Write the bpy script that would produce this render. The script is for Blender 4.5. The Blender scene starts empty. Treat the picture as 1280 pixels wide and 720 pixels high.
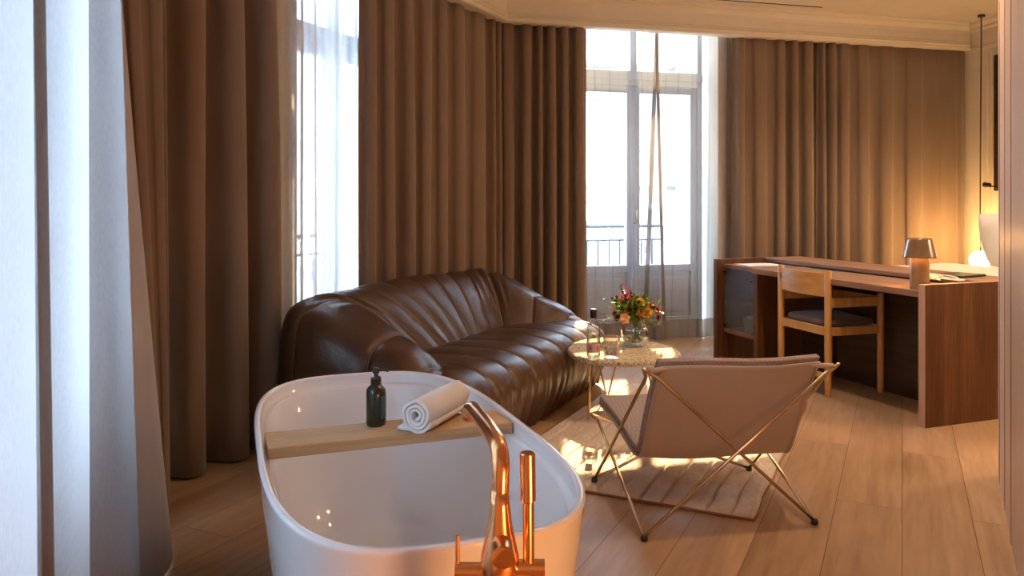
import bpy, bmesh, math, random
from mathutils import Vector, Matrix, noise
random.seed(7)
S = bpy.context.scene
COL = S.collection
PI = math.pi
R = math.radians

# ---------------------------------------------------------------- camera
cam_d = bpy.data.cameras.new('camera'); cam = bpy.data.objects.new('camera', cam_d); COL.objects.link(cam)
cam.location = (0, 0, 1.2); cam.rotation_euler = (R(90), 0, 0)
cam_d.sensor_width = 36; cam_d.lens = 28.125
cam_d.shift_y = -113/1280
cam_d.clip_start = 0.02
S.camera = cam
S.view_settings.view_transform = 'Standard'; S.view_settings.look = 'None'
S.view_settings.gamma = 1; S.view_settings.use_curve_mapping = False
S.view_settings.exposure = 1.5
# ---------------------------------------------------------------- sky and lights
W = bpy.data.worlds.new('sky'); S.world = W; W.use_nodes = True
bg = W.node_tree.nodes['Background']
bg.inputs[0].default_value = (0.58, 0.77, 1.0, 1); bg.inputs[1].default_value = 10.0

def light(kind, name, loc, energy, col, size=0.1, aim=None, **kw):
    d = bpy.data.lights.new(name, kind); o = bpy.data.objects.new(name, d); COL.objects.link(o)
    o.location = loc; d.energy = energy; d.color = col
    if kind == 'AREA': d.shape = 'DISK'; d.size = size
    elif kind in ('POINT', 'SPOT'): d.shadow_soft_size = size
    if aim is not None:
        o.rotation_euler = (Vector(aim)-Vector(loc)).to_track_quat('-Z', 'Y').to_euler()
    for k, v in kw.items(): setattr(d, k, v)
    return o
sun = light('SUN', 'sun', (3, 20, 15), 16.0, (1.0, 0.72, 0.36), angle=R(0.6))
SUN_AZ, SUN_EL = 7.5, 38.0
sd = Vector((math.sin(R(SUN_AZ))*math.cos(R(SUN_EL)), math.cos(R(SUN_AZ))*math.cos(R(SUN_EL)), math.sin(R(SUN_EL))))
sun.rotation_euler = (-sd).to_track_quat('-Z', 'Y').to_euler()
WARM = (1.0, 0.68, 0.41)
for n, p, e in (('ceiling downlight by the desk', (1.75, 3.6, 2.76), 48),
                ('ceiling downlight over the chair', (0.7, 3.2, 2.76), 6),
                ('added warm spot before the partition', (1.15, 2.5, 2.76), 10),  # unseen spot added to brighten the partition cladding
                ('ceiling downlight by the sofa', (0.9, 5.2, 2.76), 5),
                ('ceiling downlight over the bed', (3.0, 5.6, 2.76), 60)):
    light('SPOT', n, p, e, WARM, 0.06, (p[0], p[1], 0), spot_size=R(125), spot_blend=0.9)
# unseen fills added: one for ceiling and curtains, one for the tub's orange front
light('POINT', 'added warm fill by the bed', (3.3, 3.9, 1.55), 22, WARM, 0.15)
light('POINT', 'added low fill by the tub', (0.72, 0.50, 0.42), 15, (1.0, 0.42, 0.14), 0.10)

# ---------------------------------------------------------------- mesh helpers
class MB:
    def __init__(s): s.v = []; s.f = []
    def add(s, verts, faces):
        o = len(s.v); s.v += [tuple(p) for p in verts]; s.f += [[i+o for i in f] for f in faces]; return s
    def box(s, x0, x1, y0, y1, z0, z1, M=None):
        p = [Vector((x, y, z)) for z in (z0, z1) for y in (y0, y1) for x in (x0, x1)]
        if M: p = [M @ q for q in p]
        return s.add(p, [(0,2,3,1),(4,5,7,6),(0,1,5,4),(2,6,7,3),(0,4,6,2),(1,3,7,5)])
    def grid(s, rows, cu=False, cv=False, cap0=False, cap1=False):
        n = len(rows); m = len(rows[0]); o = len(s.v)
        for r in rows: s.v += [tuple(p) for p in r]
        for i in range(n if cv else n-1):
            for j in range(m if cu else m-1):
                a = o+i*m+j; b = o+i*m+(j+1) % m; i2 = (i+1) % n
                s.f.append([a, b, o+i2*m+(j+1) % m, o+i2*m+j])
        if cap0: s.f.append([o+j for j in range(m)][::-1])
        if cap1: s.f.append([o+(n-1)*m+j for j in range(m)])
        return s
    def tube(s, pts, r, seg=10, closed=False, caps=True):
        pts = [Vector(p) for p in pts]; n = len(pts)
        rr = r if isinstance(r, (list, tuple)) else [r]*n
        rows = []; up = None
        for i, p in enumerate(pts):
            if closed: t = pts[(i+1) % n]-pts[i-1]
            else: t = pts[min(i+1, n-1)]-pts[max(i-1, 0)]
            t.normalize()
            if up is None:
                up = Vector((0, 0, 1)) if abs(t.z) < 0.9 else Vector((1, 0, 0))
            up = (up-t*up.dot(t)); up.normalize(); sd_ = t.cross(up)
            rows.append([p+(up*math.cos(2*PI*k/seg)+sd_*math.sin(2*PI*k/seg))*rr[i] for k in range(seg)])
        return s.grid(rows, cu=True, cv=closed, cap0=caps and not closed, cap1=caps and not closed)
    def lathe(s, prof, seg=32, c=(0, 0, 0), cap0=True, cap1=True):
        rows = [[(c[0]+r*math.cos(2*PI*k/seg), c[1]+r*math.sin(2*PI*k/seg), c[2]+z) for k in range(seg)] for r, z in prof]
        return s.grid(rows, cu=True, cap0=cap0, cap1=cap1)
    def prism(s, poly, z0, z1):
        n = len(poly)
        s.add([(x, y, z0) for x, y in poly]+[(x, y, z1) for x, y in poly],
              [list(range(n))[::-1], list(range(n, 2*n))]+[[i, (i+1) % n, n+(i+1) % n, n+i] for i in range(n)])
        return s
    def build(s, name, mat, parent=None, smooth=False, bevel=0, sub=0, solid=0, auto=None):
        me = bpy.data.meshes.new(name); me.from_pydata(s.v, [], s.f); me.update()
        bm = bmesh.new(); bm.from_mesh(me)
        bmesh.ops.recalc_face_normals(bm, faces=bm.faces); bm.to_mesh(me); bm.free()
        o = bpy.data.objects.new(name, me); COL.objects.link(o)
        if mat: me.materials.append(mat)
        if parent: o.parent = parent
        if smooth or auto:
            for p in me.polygons: p.use_smooth = True
        if auto: me.set_sharp_from_angle(angle=R(auto))
        if solid:
            m = o.modifiers.new('solid', 'SOLIDIFY'); m.thickness = solid; m.offset = 0
        if bevel:
            m = o.modifiers.new('bevel', 'BEVEL'); m.width = bevel; m.segments = 2; m.limit_method = 'ANGLE'; m.angle_limit = R(40)
        if sub:
            m = o.modifiers.new('sub', 'SUBSURF'); m.levels = sub; m.render_levels = sub
        return o

def thing(name, label, cat, loc=(0, 0, 0), rz=0, group=None):
    o = bpy.data.objects.new(name, None); COL.objects.link(o); o.location = loc; o.rotation_euler = (0, 0, R(rz))
    o.empty_display_size = 0.05
    return tag(o, label, cat, group)
def tag(o, label, cat, group=None):
    o['label'] = label; o['category'] = cat
    if group: o['group'] = group
    return o
def struct(o):
    o['kind'] = 'structure'; return o
def smoothpath(pts, n=8, closed=False):
    pts = [Vector(p) for p in pts]; out = []; N = len(pts)
    for i in range(N if closed else N-1):
        if closed: a, b, c, d = pts[i-1], pts[i], pts[(i+1) % N], pts[(i+2) % N]
        else: a, b, c, d = pts[max(i-1, 0)], pts[i], pts[i+1], pts[min(i+2, N-1)]
        for k in range(n):
            t = k/n
            out.append(0.5*((2*b)+(c-a)*t+(2*a-5*b+4*c-d)*t*t+(3*b-a-3*c+d)*t**3))
    if not closed: out.append(pts[-1])
    return out
def lerp(a, b, t): return a+(b-a)*t
def sstep(a, b, x):
    t = max(0, min(1, (x-a)/(b-a))); return t*t*(3-2*t)
def interp(tab, x):
    if x <= tab[0][0]: return tab[0][1]
    for (a, p), (b, q) in zip(tab, tab[1:]):
        if x <= b: return lerp(p, q, (x-a)/(b-a))
    return tab[-1][1]

# ---------------------------------------------------------------- materials
def newmat(name):
    m = bpy.data.materials.new(name); m.use_nodes = True; nt = m.node_tree
    return m, nt, nt.nodes['Principled BSDF'], nt.nodes['Material Output']
def N(nt, typ, **kw):
    n = nt.nodes.new(typ)
    for k, v in kw.items():
        if hasattr(n, k) and not k.startswith('i_'): setattr(n, k, v)
    return n
def coords(nt, scale=(1, 1, 1), rot=(0, 0, 0), kind='Object'):
    t = N(nt, 'ShaderNodeTexCoord'); m = N(nt, 'ShaderNodeMapping')
    m.inputs['Scale'].default_value = scale; m.inputs['Rotation'].default_value = rot
    nt.links.new(t.outputs[kind], m.inputs['Vector']); return m.outputs['Vector']
def noise_n(nt, vec, scale, detail=4, rough=0.6, dist=0):
    n = N(nt, 'ShaderNodeTexNoise'); n.inputs['Scale'].default_value = scale; n.inputs['Detail'].default_value = detail
    n.inputs['Roughness'].default_value = rough; n.inputs['Distortion'].default_value = dist
    nt.links.new(vec, n.inputs['Vector']); return n
def ramp(nt, fac, stops):
    r = N(nt, 'ShaderNodeValToRGB')
    while len(r.color_ramp.elements) < len(stops): r.color_ramp.elements.new(0.5)
    for e, (p, c) in zip(r.color_ramp.elements, stops): e.position = p; e.color = (*c, 1)
    nt.links.new(fac, r.inputs['Fac']); return r.outputs['Color']
def bump(nt, b, h, strength=0.2, dist=0.01):
    n = N(nt, 'ShaderNodeBump'); n.inputs['Strength'].default_value = strength; n.inputs['Distance'].default_value = dist
    nt.links.new(h, n.inputs['Height']); nt.links.new(n.outputs['Normal'], b.inputs['Normal']); return n
def plain(name, col, rough=0.5, metal=0, bumpy=0, bscale=200, var=0.0, spec=0.5, **kw):
    m, nt, b, o = newmat(name)
    b.inputs['Base Color'].default_value = (*col, 1); b.inputs['Roughness'].default_value = rough
    b.inputs['Metallic'].default_value = metal; b.inputs['Specular IOR Level'].default_value = spec
    for k, v in kw.items(): b.inputs[k].default_value = v
    v = coords(nt)
    n = noise_n(nt, v, bscale)
    if bumpy: bump(nt, b, n.outputs['Fac'], bumpy, 0.003)
    n2 = noise_n(nt, v, 6)
    lo = tuple(c*(1-var) for c in col); hi = tuple(min(1, c*(1+var)) for c in col)
    nt.links.new(ramp(nt, n2.outputs['Fac'], [(0.3, lo), (0.7, hi)]), b.inputs['Base Color'])
    return m
def wood(name, dark, mid, lite, axis='z', rough=0.42, fine=60, spec=0.4):
    m, nt, b, o = newmat(name)
    sc = {'x': (0.06, 1, 1), 'y': (1, 0.06, 1), 'z': (1, 1, 0.06)}[axis]
    v = coords(nt, sc)
    a = noise_n(nt, v, fine, 6, 0.65, 0.3); c = noise_n(nt, v, fine*0.18, 3, 0.5, 0.8)
    mx = N(nt, 'ShaderNodeMath', operation='MULTIPLY_ADD'); mx.inputs[1].default_value = 0.5
    md = N(nt, 'ShaderNodeMath', operation='MULTIPLY'); md.inputs[1].default_value = 0.5
    nt.links.new(c.outputs['Fac'], md.inputs[0]); nt.links.new(a.outputs['Fac'], mx.inputs[0]); nt.links.new(md.outputs[0], mx.inputs[2])
    nt.links.new(ramp(nt, mx.outputs[0], [(0.34, dark), (0.5, mid), (0.66, lite)]), b.inputs['Base Color'])
    b.inputs['Roughness'].default_value = rough; b.inputs['Specular IOR Level'].default_value = spec
    bump(nt, b, a.outputs['Fac'], 0.08, 0.002)
    return m
def glassy(name, tint=(1, 1, 1), base=0.06, rough=0.02, gloss=(1, 1, 1)):
    m, nt, b, o = newmat(name); nt.nodes.remove(b)
    t = N(nt, 'ShaderNodeBsdfTransparent'); t.inputs[0].default_value = (*tint, 1)
    g = N(nt, 'ShaderNodeBsdfGlossy'); g.inputs['Roughness'].default_value = rough; g.inputs[0].default_value = (*gloss, 1)
    lw = N(nt, 'ShaderNodeLayerWeight'); lw.inputs['Blend'].default_value = 0.25
    mr = N(nt, 'ShaderNodeMapRange'); mr.inputs['To Min'].default_value = base; mr.inputs['To Max'].default_value = 0.75
    nt.links.new(lw.outputs['Fresnel'], mr.inputs['Value'])
    mix = N(nt, 'ShaderNodeMixShader'); nt.links.new(mr.outputs[0], mix.inputs[0])
    nt.links.new(t.outputs[0], mix.inputs[1]); nt.links.new(g.outputs[0], mix.inputs[2])
    nt.links.new(mix.outputs[0], o.inputs['Surface']); return m
def sheer(name, thru, col=(0.75, 0.74, 0.73), trans=0.5):
    m, nt, b, o = newmat(name); nt.nodes.remove(b)
    t = N(nt, 'ShaderNodeBsdfTransparent')
    d = N(nt, 'ShaderNodeBsdfDiffuse'); d.inputs[0].default_value = (*col, 1)
    tl = N(nt, 'ShaderNodeBsdfTranslucent'); tl.inputs[0].default_value = (*col, 1)
    m1 = N(nt, 'ShaderNodeMixShader'); m1.inputs[0].default_value = trans
    nt.links.new(d.outputs[0], m1.inputs[1]); nt.links.new(tl.outputs[0], m1.inputs[2])
    v = coords(nt, (1, 1, 0.25)); n = noise_n(nt, v, 260, 2)
    mr = N(nt, 'ShaderNodeMapRange'); mr.inputs['To Min'].default_value = 1-thru-0.12; mr.inputs['To Max'].default_value = 1-thru+0.12
    nt.links.new(n.outputs['Fac'], mr.inputs['Value'])
    # a woven thread sheet covers more when it is seen at a slant
    lw = N(nt, 'ShaderNodeLayerWeight'); lw.inputs['Blend'].default_value = 0.35
    ad = N(nt, 'ShaderNodeMath', operation='MULTIPLY_ADD'); ad.inputs[1].default_value = 0.30; ad.use_clamp = True
    nt.links.new(lw.outputs['Facing'], ad.inputs[0]); nt.links.new(mr.outputs[0], ad.inputs[2])
    mix = N(nt, 'ShaderNodeMixShader'); nt.links.new(ad.outputs[0], mix.inputs[0])
    nt.links.new(t.outputs[0], mix.inputs[1]); nt.links.new(m1.outputs[0], mix.inputs[2])
    nt.links.new(mix.outputs[0], o.inputs['Surface']); return m
def fabric(name, col, bscale=350, strength=0.25, rough=0.9, var=0.08, transl=0.0):
    m, nt, b, o = newmat(name)
    v = coords(nt); n = noise_n(nt, v, bscale, 3); n2 = noise_n(nt, coords(nt, (1, 1, 0.15)), 9, 3)
    lo = tuple(c*(1-var) for c in col); hi = tuple(c*(1+var) for c in col)
    nt.links.new(ramp(nt, n2.outputs['Fac'], [(0.3, lo), (0.7, hi)]), b.inputs['Base Color'])
    b.inputs['Roughness'].default_value = rough; b.inputs['Specular IOR Level'].default_value = 0.2
    b.inputs['Sheen Weight'].default_value = 0.25; b.inputs['Sheen Roughness'].default_value = 0.5
    bump(nt, b, n.outputs['Fac'], strength, 0.002)
    if transl:
        tl = N(nt, 'ShaderNodeBsdfTranslucent'); tl.inputs[0].default_value = (*col, 1)
        mix = N(nt, 'ShaderNodeMixShader'); mix.inputs[0].default_value = transl
        nt.links.new(b.outputs[0], mix.inputs[1]); nt.links.new(tl.outputs[0], mix.inputs[2]); nt.links.new(mix.outputs[0], o.inputs['Surface'])
    return m
def emit(name, col, st):
    m, nt, b, o = newmat(name)
    b.inputs['Base Color'].default_value = (0.9, 0.85, 0.75, 1)
    b.inputs['Emission Color'].default_value = (*col, 1); b.inputs['Emission Strength'].default_value = st
    return m
def floor_mat():
    m, nt, b, o = newmat('oak planks')
    v = coords(nt, (1, 1, 1), (0, 0, R(-64)))
    br = N(nt, 'ShaderNodeTexBrick'); br.offset = 0.37; br.squash = 1
    for k, x in (('Scale', 1), ('Mortar Size', 0.0016), ('Mortar Smooth', 0.3), ('Brick Width', 2.1), ('Row Height', 0.235), ('Bias', 0)):
        br.inputs[k].default_value = x
    br.inputs['Color1'].default_value = (0.25, 0.25, 0.25, 1); br.inputs['Color2'].default_value = (0.85, 0.85, 0.85, 1); br.inputs['Mortar'].default_value = (0, 0, 0, 1)
    nt.links.new(v, br.inputs['Vector'])
    # each board carries its own grain: shift the grain by the board's tone
    mp = N(nt, 'ShaderNodeMapping'); mp.inputs['Scale'].default_value = (0.09, 1, 1); nt.links.new(v, mp.inputs['Vector'])
    ad = N(nt, 'ShaderNodeVectorMath', operation='MULTIPLY_ADD'); ad.inputs[1].default_value = (9, 13, 5)
    nt.links.new(br.outputs['Color'], ad.inputs[0]); nt.links.new(mp.outputs[0], ad.inputs[2])
    g1 = noise_n(nt, ad.outputs[0], 42, 6, 0.6, 0.4); g2 = noise_n(nt, ad.outputs[0], 7, 4, 0.6, 1.2)
    mx = N(nt, 'ShaderNodeMath', operation='MULTIPLY_ADD'); mx.inputs[1].default_value = 0.45
    md = N(nt, 'ShaderNodeMath', operation='MULTIPLY'); md.inputs[1].default_value = 0.55
    nt.links.new(g2.outputs['Fac'], md.inputs[0]); nt.links.new(g1.outputs['Fac'], mx.inputs[0]); nt.links.new(md.outputs[0], mx.inputs[2])
    c = ramp(nt, mx.outputs[0], [(0.30, (0.25, 0.148, 0.080)), (0.5, (0.37, 0.235, 0.138)), (0.70, (0.46, 0.305, 0.185))])
    mul = N(nt, 'ShaderNodeMix', data_type='RGBA', blend_type='MULTIPLY'); mul.inputs[0].default_value = 1
    tone = ramp(nt, br.outputs['Color'], [(0.0, (0.22, 0.15, 0.1)), (0.2, (0.80, 0.77, 0.74)), (1.0, (1.12, 1.12, 1.12))])
    nt.links.new(c, mul.inputs[6]); nt.links.new(tone, mul.inputs[7]); nt.links.new(mul.outputs[2], b.inputs['Base Color'])
    b.inputs['Roughness'].default_value = 0.34; b.inputs['Specular IOR Level'].default_value = 0.4
    bump(nt, b, mx.outputs[0], 0.06, 0.002)
    return m
def leather(name, col):
    m, nt, b, o = newmat(name)
    v = coords(nt)
    vo = N(nt, 'ShaderNodeTexVoronoi'); vo.inputs['Scale'].default_value = 260; nt.links.new(v, vo.inputs['Vector'])
    n = noise_n(nt, v, 7, 4, 0.6, 0.6)
    mx = N(nt, 'ShaderNodeMath', operation='MULTIPLY_ADD'); mx.inputs[1].default_value = 0.10
    nt.links.new(vo.outputs['Distance'], mx.inputs[0]); nt.links.new(n.outputs['Fac'], mx.inputs[2])
    bump(nt, b, mx.outputs[0], 0.35, 0.012)
    nt.links.new(ramp(nt, n.outputs['Fac'], [(0.3, tuple(c*0.75 for c in col)), (0.7, tuple(c*1.2 for c in col))]), b.inputs['Base Color'])
    b.inputs['Roughness'].default_value = 0.33; b.inputs['Specular IOR Level'].default_value = 0.5
    return m
def brushed(name, col, rough):
    m, nt, b, o = newmat(name)
    b.inputs['Base Color'].default_value = (*col, 1); b.inputs['Metallic'].default_value = 1
    n = noise_n(nt, coords(nt, (1, 1, 0.02)), 500, 2)
    mr = N(nt, 'ShaderNodeMapRange'); mr.inputs['To Min'].default_value = rough-0.06; mr.inputs['To Max'].default_value = rough+0.06
    nt.links.new(n.outputs['Fac'], mr.inputs['Value']); nt.links.new(mr.outputs[0], b.inputs['Roughness'])
    return m
def quilt(name, col):
    m, nt, b, o = newmat(name)
    v = coords(nt, (1, 1, 1), (0, 0, R(45)), 'Object')
    br = N(nt, 'ShaderNodeTexChecker'); br.inputs['Scale'].default_value = 75
    br.inputs['Color1'].default_value = (*col, 1); br.inputs['Color2'].default_value = (*[c*0.82 for c in col], 1)
    nt.links.new(v, br.inputs['Vector']); nt.links.new(br.outputs['Color'], b.inputs['Base Color'])
    b.inputs['Roughness'].default_value = 0.85; b.inputs['Specular IOR Level'].default_value = 0.2
    bump(nt, b, br.outputs['Fac'], 0.3, 0.002); return m

M = {}
M['floor'] = floor_mat()
M['plaster'] = plain('cream plaster', (0.66, 0.58, 0.46), 0.75, var=0.03, bumpy=0.05)
M['daylit_paint'] = plain('white window paint tinted by daylight', (0.56, 0.63, 0.72), 0.4, var=0.02)  # white paint with the bluish daylight put into its colour
M['curtain'] = fabric('taupe drape fabric', (0.215, 0.150, 0.105), transl=0.02)
M['curtain_daylit'] = fabric('taupe drape fabric greyed by daylight', (0.46, 0.41, 0.39), transl=0.08)  # same taupe fabric, daylight painted in as pale grey
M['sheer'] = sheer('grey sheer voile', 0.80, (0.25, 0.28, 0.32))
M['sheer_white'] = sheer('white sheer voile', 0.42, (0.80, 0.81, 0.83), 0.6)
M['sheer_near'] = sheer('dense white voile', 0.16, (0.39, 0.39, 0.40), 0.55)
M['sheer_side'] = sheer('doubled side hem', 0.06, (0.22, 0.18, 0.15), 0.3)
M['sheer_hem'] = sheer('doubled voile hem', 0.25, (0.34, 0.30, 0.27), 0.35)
M['leather'] = leather('brown leather', (0.060, 0.028, 0.013))
M['stitch'] = plain('tan stitching', (0.22, 0.12, 0.06), 0.6)
M['black'] = plain('black plastic', (0.012, 0.012, 0.012), 0.35)
M['acrylic'] = plain('white bath acrylic', (0.80, 0.80, 0.83), 0.08, spec=0.5)
M['oak'] = wood('light oak', (0.40, 0.23, 0.10), (0.56, 0.36, 0.18), (0.66, 0.46, 0.26), 'x', 0.5)
M['chair_oak'] = wood('honey oak', (0.36, 0.18, 0.055), (0.47, 0.25, 0.08), (0.56, 0.32, 0.12), 'z', 0.42)
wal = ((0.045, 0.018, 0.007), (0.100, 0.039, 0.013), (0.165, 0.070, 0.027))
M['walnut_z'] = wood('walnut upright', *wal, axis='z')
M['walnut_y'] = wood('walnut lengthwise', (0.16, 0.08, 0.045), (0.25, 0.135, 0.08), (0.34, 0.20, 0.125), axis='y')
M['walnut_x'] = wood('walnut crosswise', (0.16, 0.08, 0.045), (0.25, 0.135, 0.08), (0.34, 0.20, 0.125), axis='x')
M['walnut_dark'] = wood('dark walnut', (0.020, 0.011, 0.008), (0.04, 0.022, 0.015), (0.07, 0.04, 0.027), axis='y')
M['walnut_edge'] = wood('walnut edge band', (0.34, 0.21, 0.15), (0.42, 0.27, 0.20), (0.48, 0.32, 0.25), axis='z')
M['cladding'] = wood('oak veneer cladding', (0.50, 0.32, 0.21), (0.57, 0.385, 0.26), (0.62, 0.43, 0.30), axis='z', fine=30)
M['copper'] = brushed('brushed copper', (0.86, 0.43, 0.20), 0.22)
M['steel'] = brushed('champagne steel rod', (0.62, 0.50, 0.33), 0.22)
M['brass'] = brushed('brass rod', (0.62, 0.45, 0.22), 0.28)
M['towel'] = fabric('white terry', (0.80, 0.80, 0.80), 300, 0.9, var=0.02)
M['green_glass'] = plain('dark green bottle', (0.012, 0.022, 0.010), 0.12, spec=0.6)
M['glass'] = glassy('clear glass', (0.95, 0.97, 0.97), 0.05)
M['pane'] = glassy('window glass', (0.97, 0.98, 0.98), 0.03)
M['smoked'] = glassy('smoked glass', (0.55, 0.58, 0.62), 0.30, 0.10, (0.80, 0.88, 1.0))
def reeded():
    m, nt, b, o = newmat('reeded smoked glass'); nt.nodes.remove(b)
    t = N(nt, 'ShaderNodeBsdfTransparent'); t.inputs[0].default_value = (0.62, 0.66, 0.70, 1)
    g = N(nt, 'ShaderNodeBsdfGlossy'); g.inputs['Roughness'].default_value = 0.38; g.inputs[0].default_value = (0.75, 0.84, 1.0, 1)
    w = N(nt, 'ShaderNodeTexWave'); w.inputs['Scale'].default_value = 28; w.bands_direction = 'Y'; nt.links.new(coords(nt), w.inputs['Vector'])
    bp = N(nt, 'ShaderNodeBump'); bp.inputs['Strength'].default_value = 0.9; bp.inputs['Distance'].default_value = 0.006
    nt.links.new(w.outputs['Fac'], bp.inputs['Height']); nt.links.new(bp.outputs[0], g.inputs['Normal'])
    mix = N(nt, 'ShaderNodeMixShader'); mix.inputs[0].default_value = 0.13
    nt.links.new(t.outputs[0], mix.inputs[1]); nt.links.new(g.outputs[0], mix.inputs[2]); nt.links.new(mix.outputs[0], o.inputs['Surface']); return m
M['smoked'] = reeded()
M['water'] = glassy('water', (0.86, 0.88, 0.86), 0.04)
M['sling'] = fabric('beige canvas', (0.41, 0.325, 0.245), 600, 0.3, 0.85, 0.04)
M['pad'] = quilt('mauve grey woven pad', (0.30, 0.235, 0.22))
M['rug'] = fabric('cream wool pile', (0.52, 0.43, 0.37), 260, 1.0, 0.95, 0.12)
M['rug_edge'] = fabric('brown rug binding', (0.20, 0.11, 0.06), 260, 0.6)
M['tabletop'] = fabric('rough cream fibre', (0.62, 0.52, 0.38), 130, 1.0, 0.9, 0.25)
def fibre():
    m, nt, b, o = newmat('rough cream fibre'); v = coords(nt)
    n = noise_n(nt, v, 75, 5, 0.7, 0.8); vo = N(nt, 'ShaderNodeTexVoronoi'); vo.inputs['Scale'].default_value = 85; nt.links.new(v, vo.inputs['Vector'])
    mx = N(nt, 'ShaderNodeMath', operation='MULTIPLY_ADD'); mx.inputs[1].default_value = -0.45; nt.links.new(vo.outputs['Distance'], mx.inputs[0]); nt.links.new(n.outputs['Fac'], mx.inputs[2])
    nt.links.new(ramp(nt, mx.outputs[0], [(0.10, (0.34, 0.25, 0.15)), (0.25, (0.60, 0.50, 0.36)), (0.45, (0.74, 0.66, 0.52))]), b.inputs['Base Color'])
    b.inputs['Roughness'].default_value = 0.9; bump(nt, b, mx.outputs[0], 1.0, 0.012); return m
M['tabletop'] = fibre()
M['seat_fabric'] = fabric('brown tweed', (0.085, 0.055, 0.045), 400, 0.4)
M['ceramic'] = plain('glazed tan ceramic', (0.33, 0.215, 0.115), 0.18, var=0.25, bscale=30)
M['lampshade'] = plain('mottled tan shade', (0.17, 0.105, 0.055), 0.25, var=0.3)
M['linen'] = fabric('white bed linen', (0.74, 0.72, 0.69), 300, 0.2, var=0.02)
M['iron'] = plain('dark iron', (0.05, 0.055, 0.06), 0.5)
M['facade'] = plain('pale stone facade', (0.74, 0.72, 0.69), 0.9, var=0.1)
M['facade_pink'] = plain('pinkish render facade', (0.72, 0.60, 0.53), 0.9, var=0.1)
M['dark_pane'] = plain('dark window across the street', (0.16, 0.20, 0.25), 0.15)
M['paper'] = plain('white paper', (0.75, 0.75, 0.75), 0.5)
M['street'] = plain('asphalt', (0.18, 0.18, 0.19), 0.9)

# ---------------------------------------------------------------- plan of the room (curtain lines)
V2 = lambda a, b: Vector((a, b))
C12 = V2(-1.51, 3.245); C23 = V2(-0.10, 6.27); C34 = V2(4.24, 7.457)
D1 = V2(0.342, -0.94); N1 = V2(0.94, 0.342)
D2 = (C23-C12).normalized(); N2 = V2(D2.y, -D2.x)
D3 = (C34-C23).normalized(); N3 = V2(D3.y, -D3.x)
D4 = V2(0.14, -0.99).normalized(); N4 = V2(-0.99, -0.14).normalized()
def on1(t, o=0): return C12+D1*t+N1*o
def on2(t, o=0): return C12+D2*t+N2*o
def on3(t, o=0): return C23+D3*t+N3*o
def on4(t, o=0): return C34+D4*t+N4*o
L2 = (C23-C12).length; L3 = (C34-C23).length
ZC = 2.80
RV = -0.36      # inner wall face behind the curtain line

def wall_with_opening(name, on, t0, t1, a, b, z0, z1, off, thick=0.34, mat='plaster', openings=True):
    mb = MB(); top = ZC+0.35
    def seg(ta, tb, za, zb):
        p = [on(ta, off), on(tb, off), on(tb, off-thick), on(ta, off-thick)]
        mb.prism([(q.x, q.y) for q in p], za, zb)
    if openings:
        seg(t0, a, 0, top); seg(b, t1, 0, top); seg(a, b, z1, top)
        if z0 > 0: seg(a, b, 0, z0)
    else: seg(t0, t1, 0, ZC+0.1)
    return struct(mb.build(name, M[mat]))
wall_with_opening('wall_front_left', on1, -0.28, 4.6, 0.62, 2.62, 0.05, 2.72, -0.12)
wall_with_opening('wall_left', on2, -0.30, L2+0.20, 1.10, 2.42-0.08, 0.0, 2.72, -0.12)
wall_with_opening('wall_back', on3, -0.20, L3+0.3, 0.56, 1.98, 0.0, 2.82, -0.12)
wall_with_opening('wall_bed', on4, -0.25, 9.2, 0, 0, 0, 0, 0.0, 0.2, openings=False)
mb = MB(); mb.box(-0.2, 6.2, -1.45, -1.25, 0, ZC+0.1); struct(mb.build('wall_rear', M['plaster']))
def inter(p, d, q, e):
    den = d.x*e.y-d.y*e.x; t = ((q.x-p.x)*e.y-(q.y-p.y)*e.x)/den; return p+d*t
XA = V2(1, 0)
ring = [inter(on1(0, -0.40), D1, V2(0, -1.4), XA), inter(on1(0, -0.40), D1, on2(0, -0.40), D2), inter(on2(0, -0.40), D2, on3(0, -0.40), D3), inter(on3(0, -0.40), D3, on4(0, -0.18), D4), inter(on4(0, -0.18), D4, V2(0, -1.4), XA)]
mb = MB(); mb.prism([(p.x, p.y) for p in ring], -0.12, 0.0); struct(mb.build('floor', M['floor']))
mb = MB(); mb.prism([(p.x, p.y) for p in ring], ZC, ZC+0.12); struct(mb.build('ceiling', M['plaster']))

# wood-clad partition at the right edge of the picture
pA = V2(2.10, 3.455); dP = V2(-0.477, -0.879).normalized(); nP = V2(0.879, -0.477)
mb = MB()
q = [pA, pA+dP*1.45, pA+dP*1.45+nP*0.7, pA+nP*0.7]
mb.prism([(p.x, p.y) for p in q], 0, ZC)
struct(mb.build('wall_right', M['cladding'], bevel=0.003))
for k in range(1, 4):     # reveals between the vertical boards
    a = pA+dP*(0.10+0.34*(k-1))
    mb = MB(); mb.prism([(p.x, p.y) for p in (a-nP*0.0015, a+dP*0.004-nP*0.0015, a+dP*0.004+nP*0.004, a+nP*0.004)], 0.0, ZC)
    struct(mb.build('trim_%d' % (k+3), M['walnut_z']))

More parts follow.
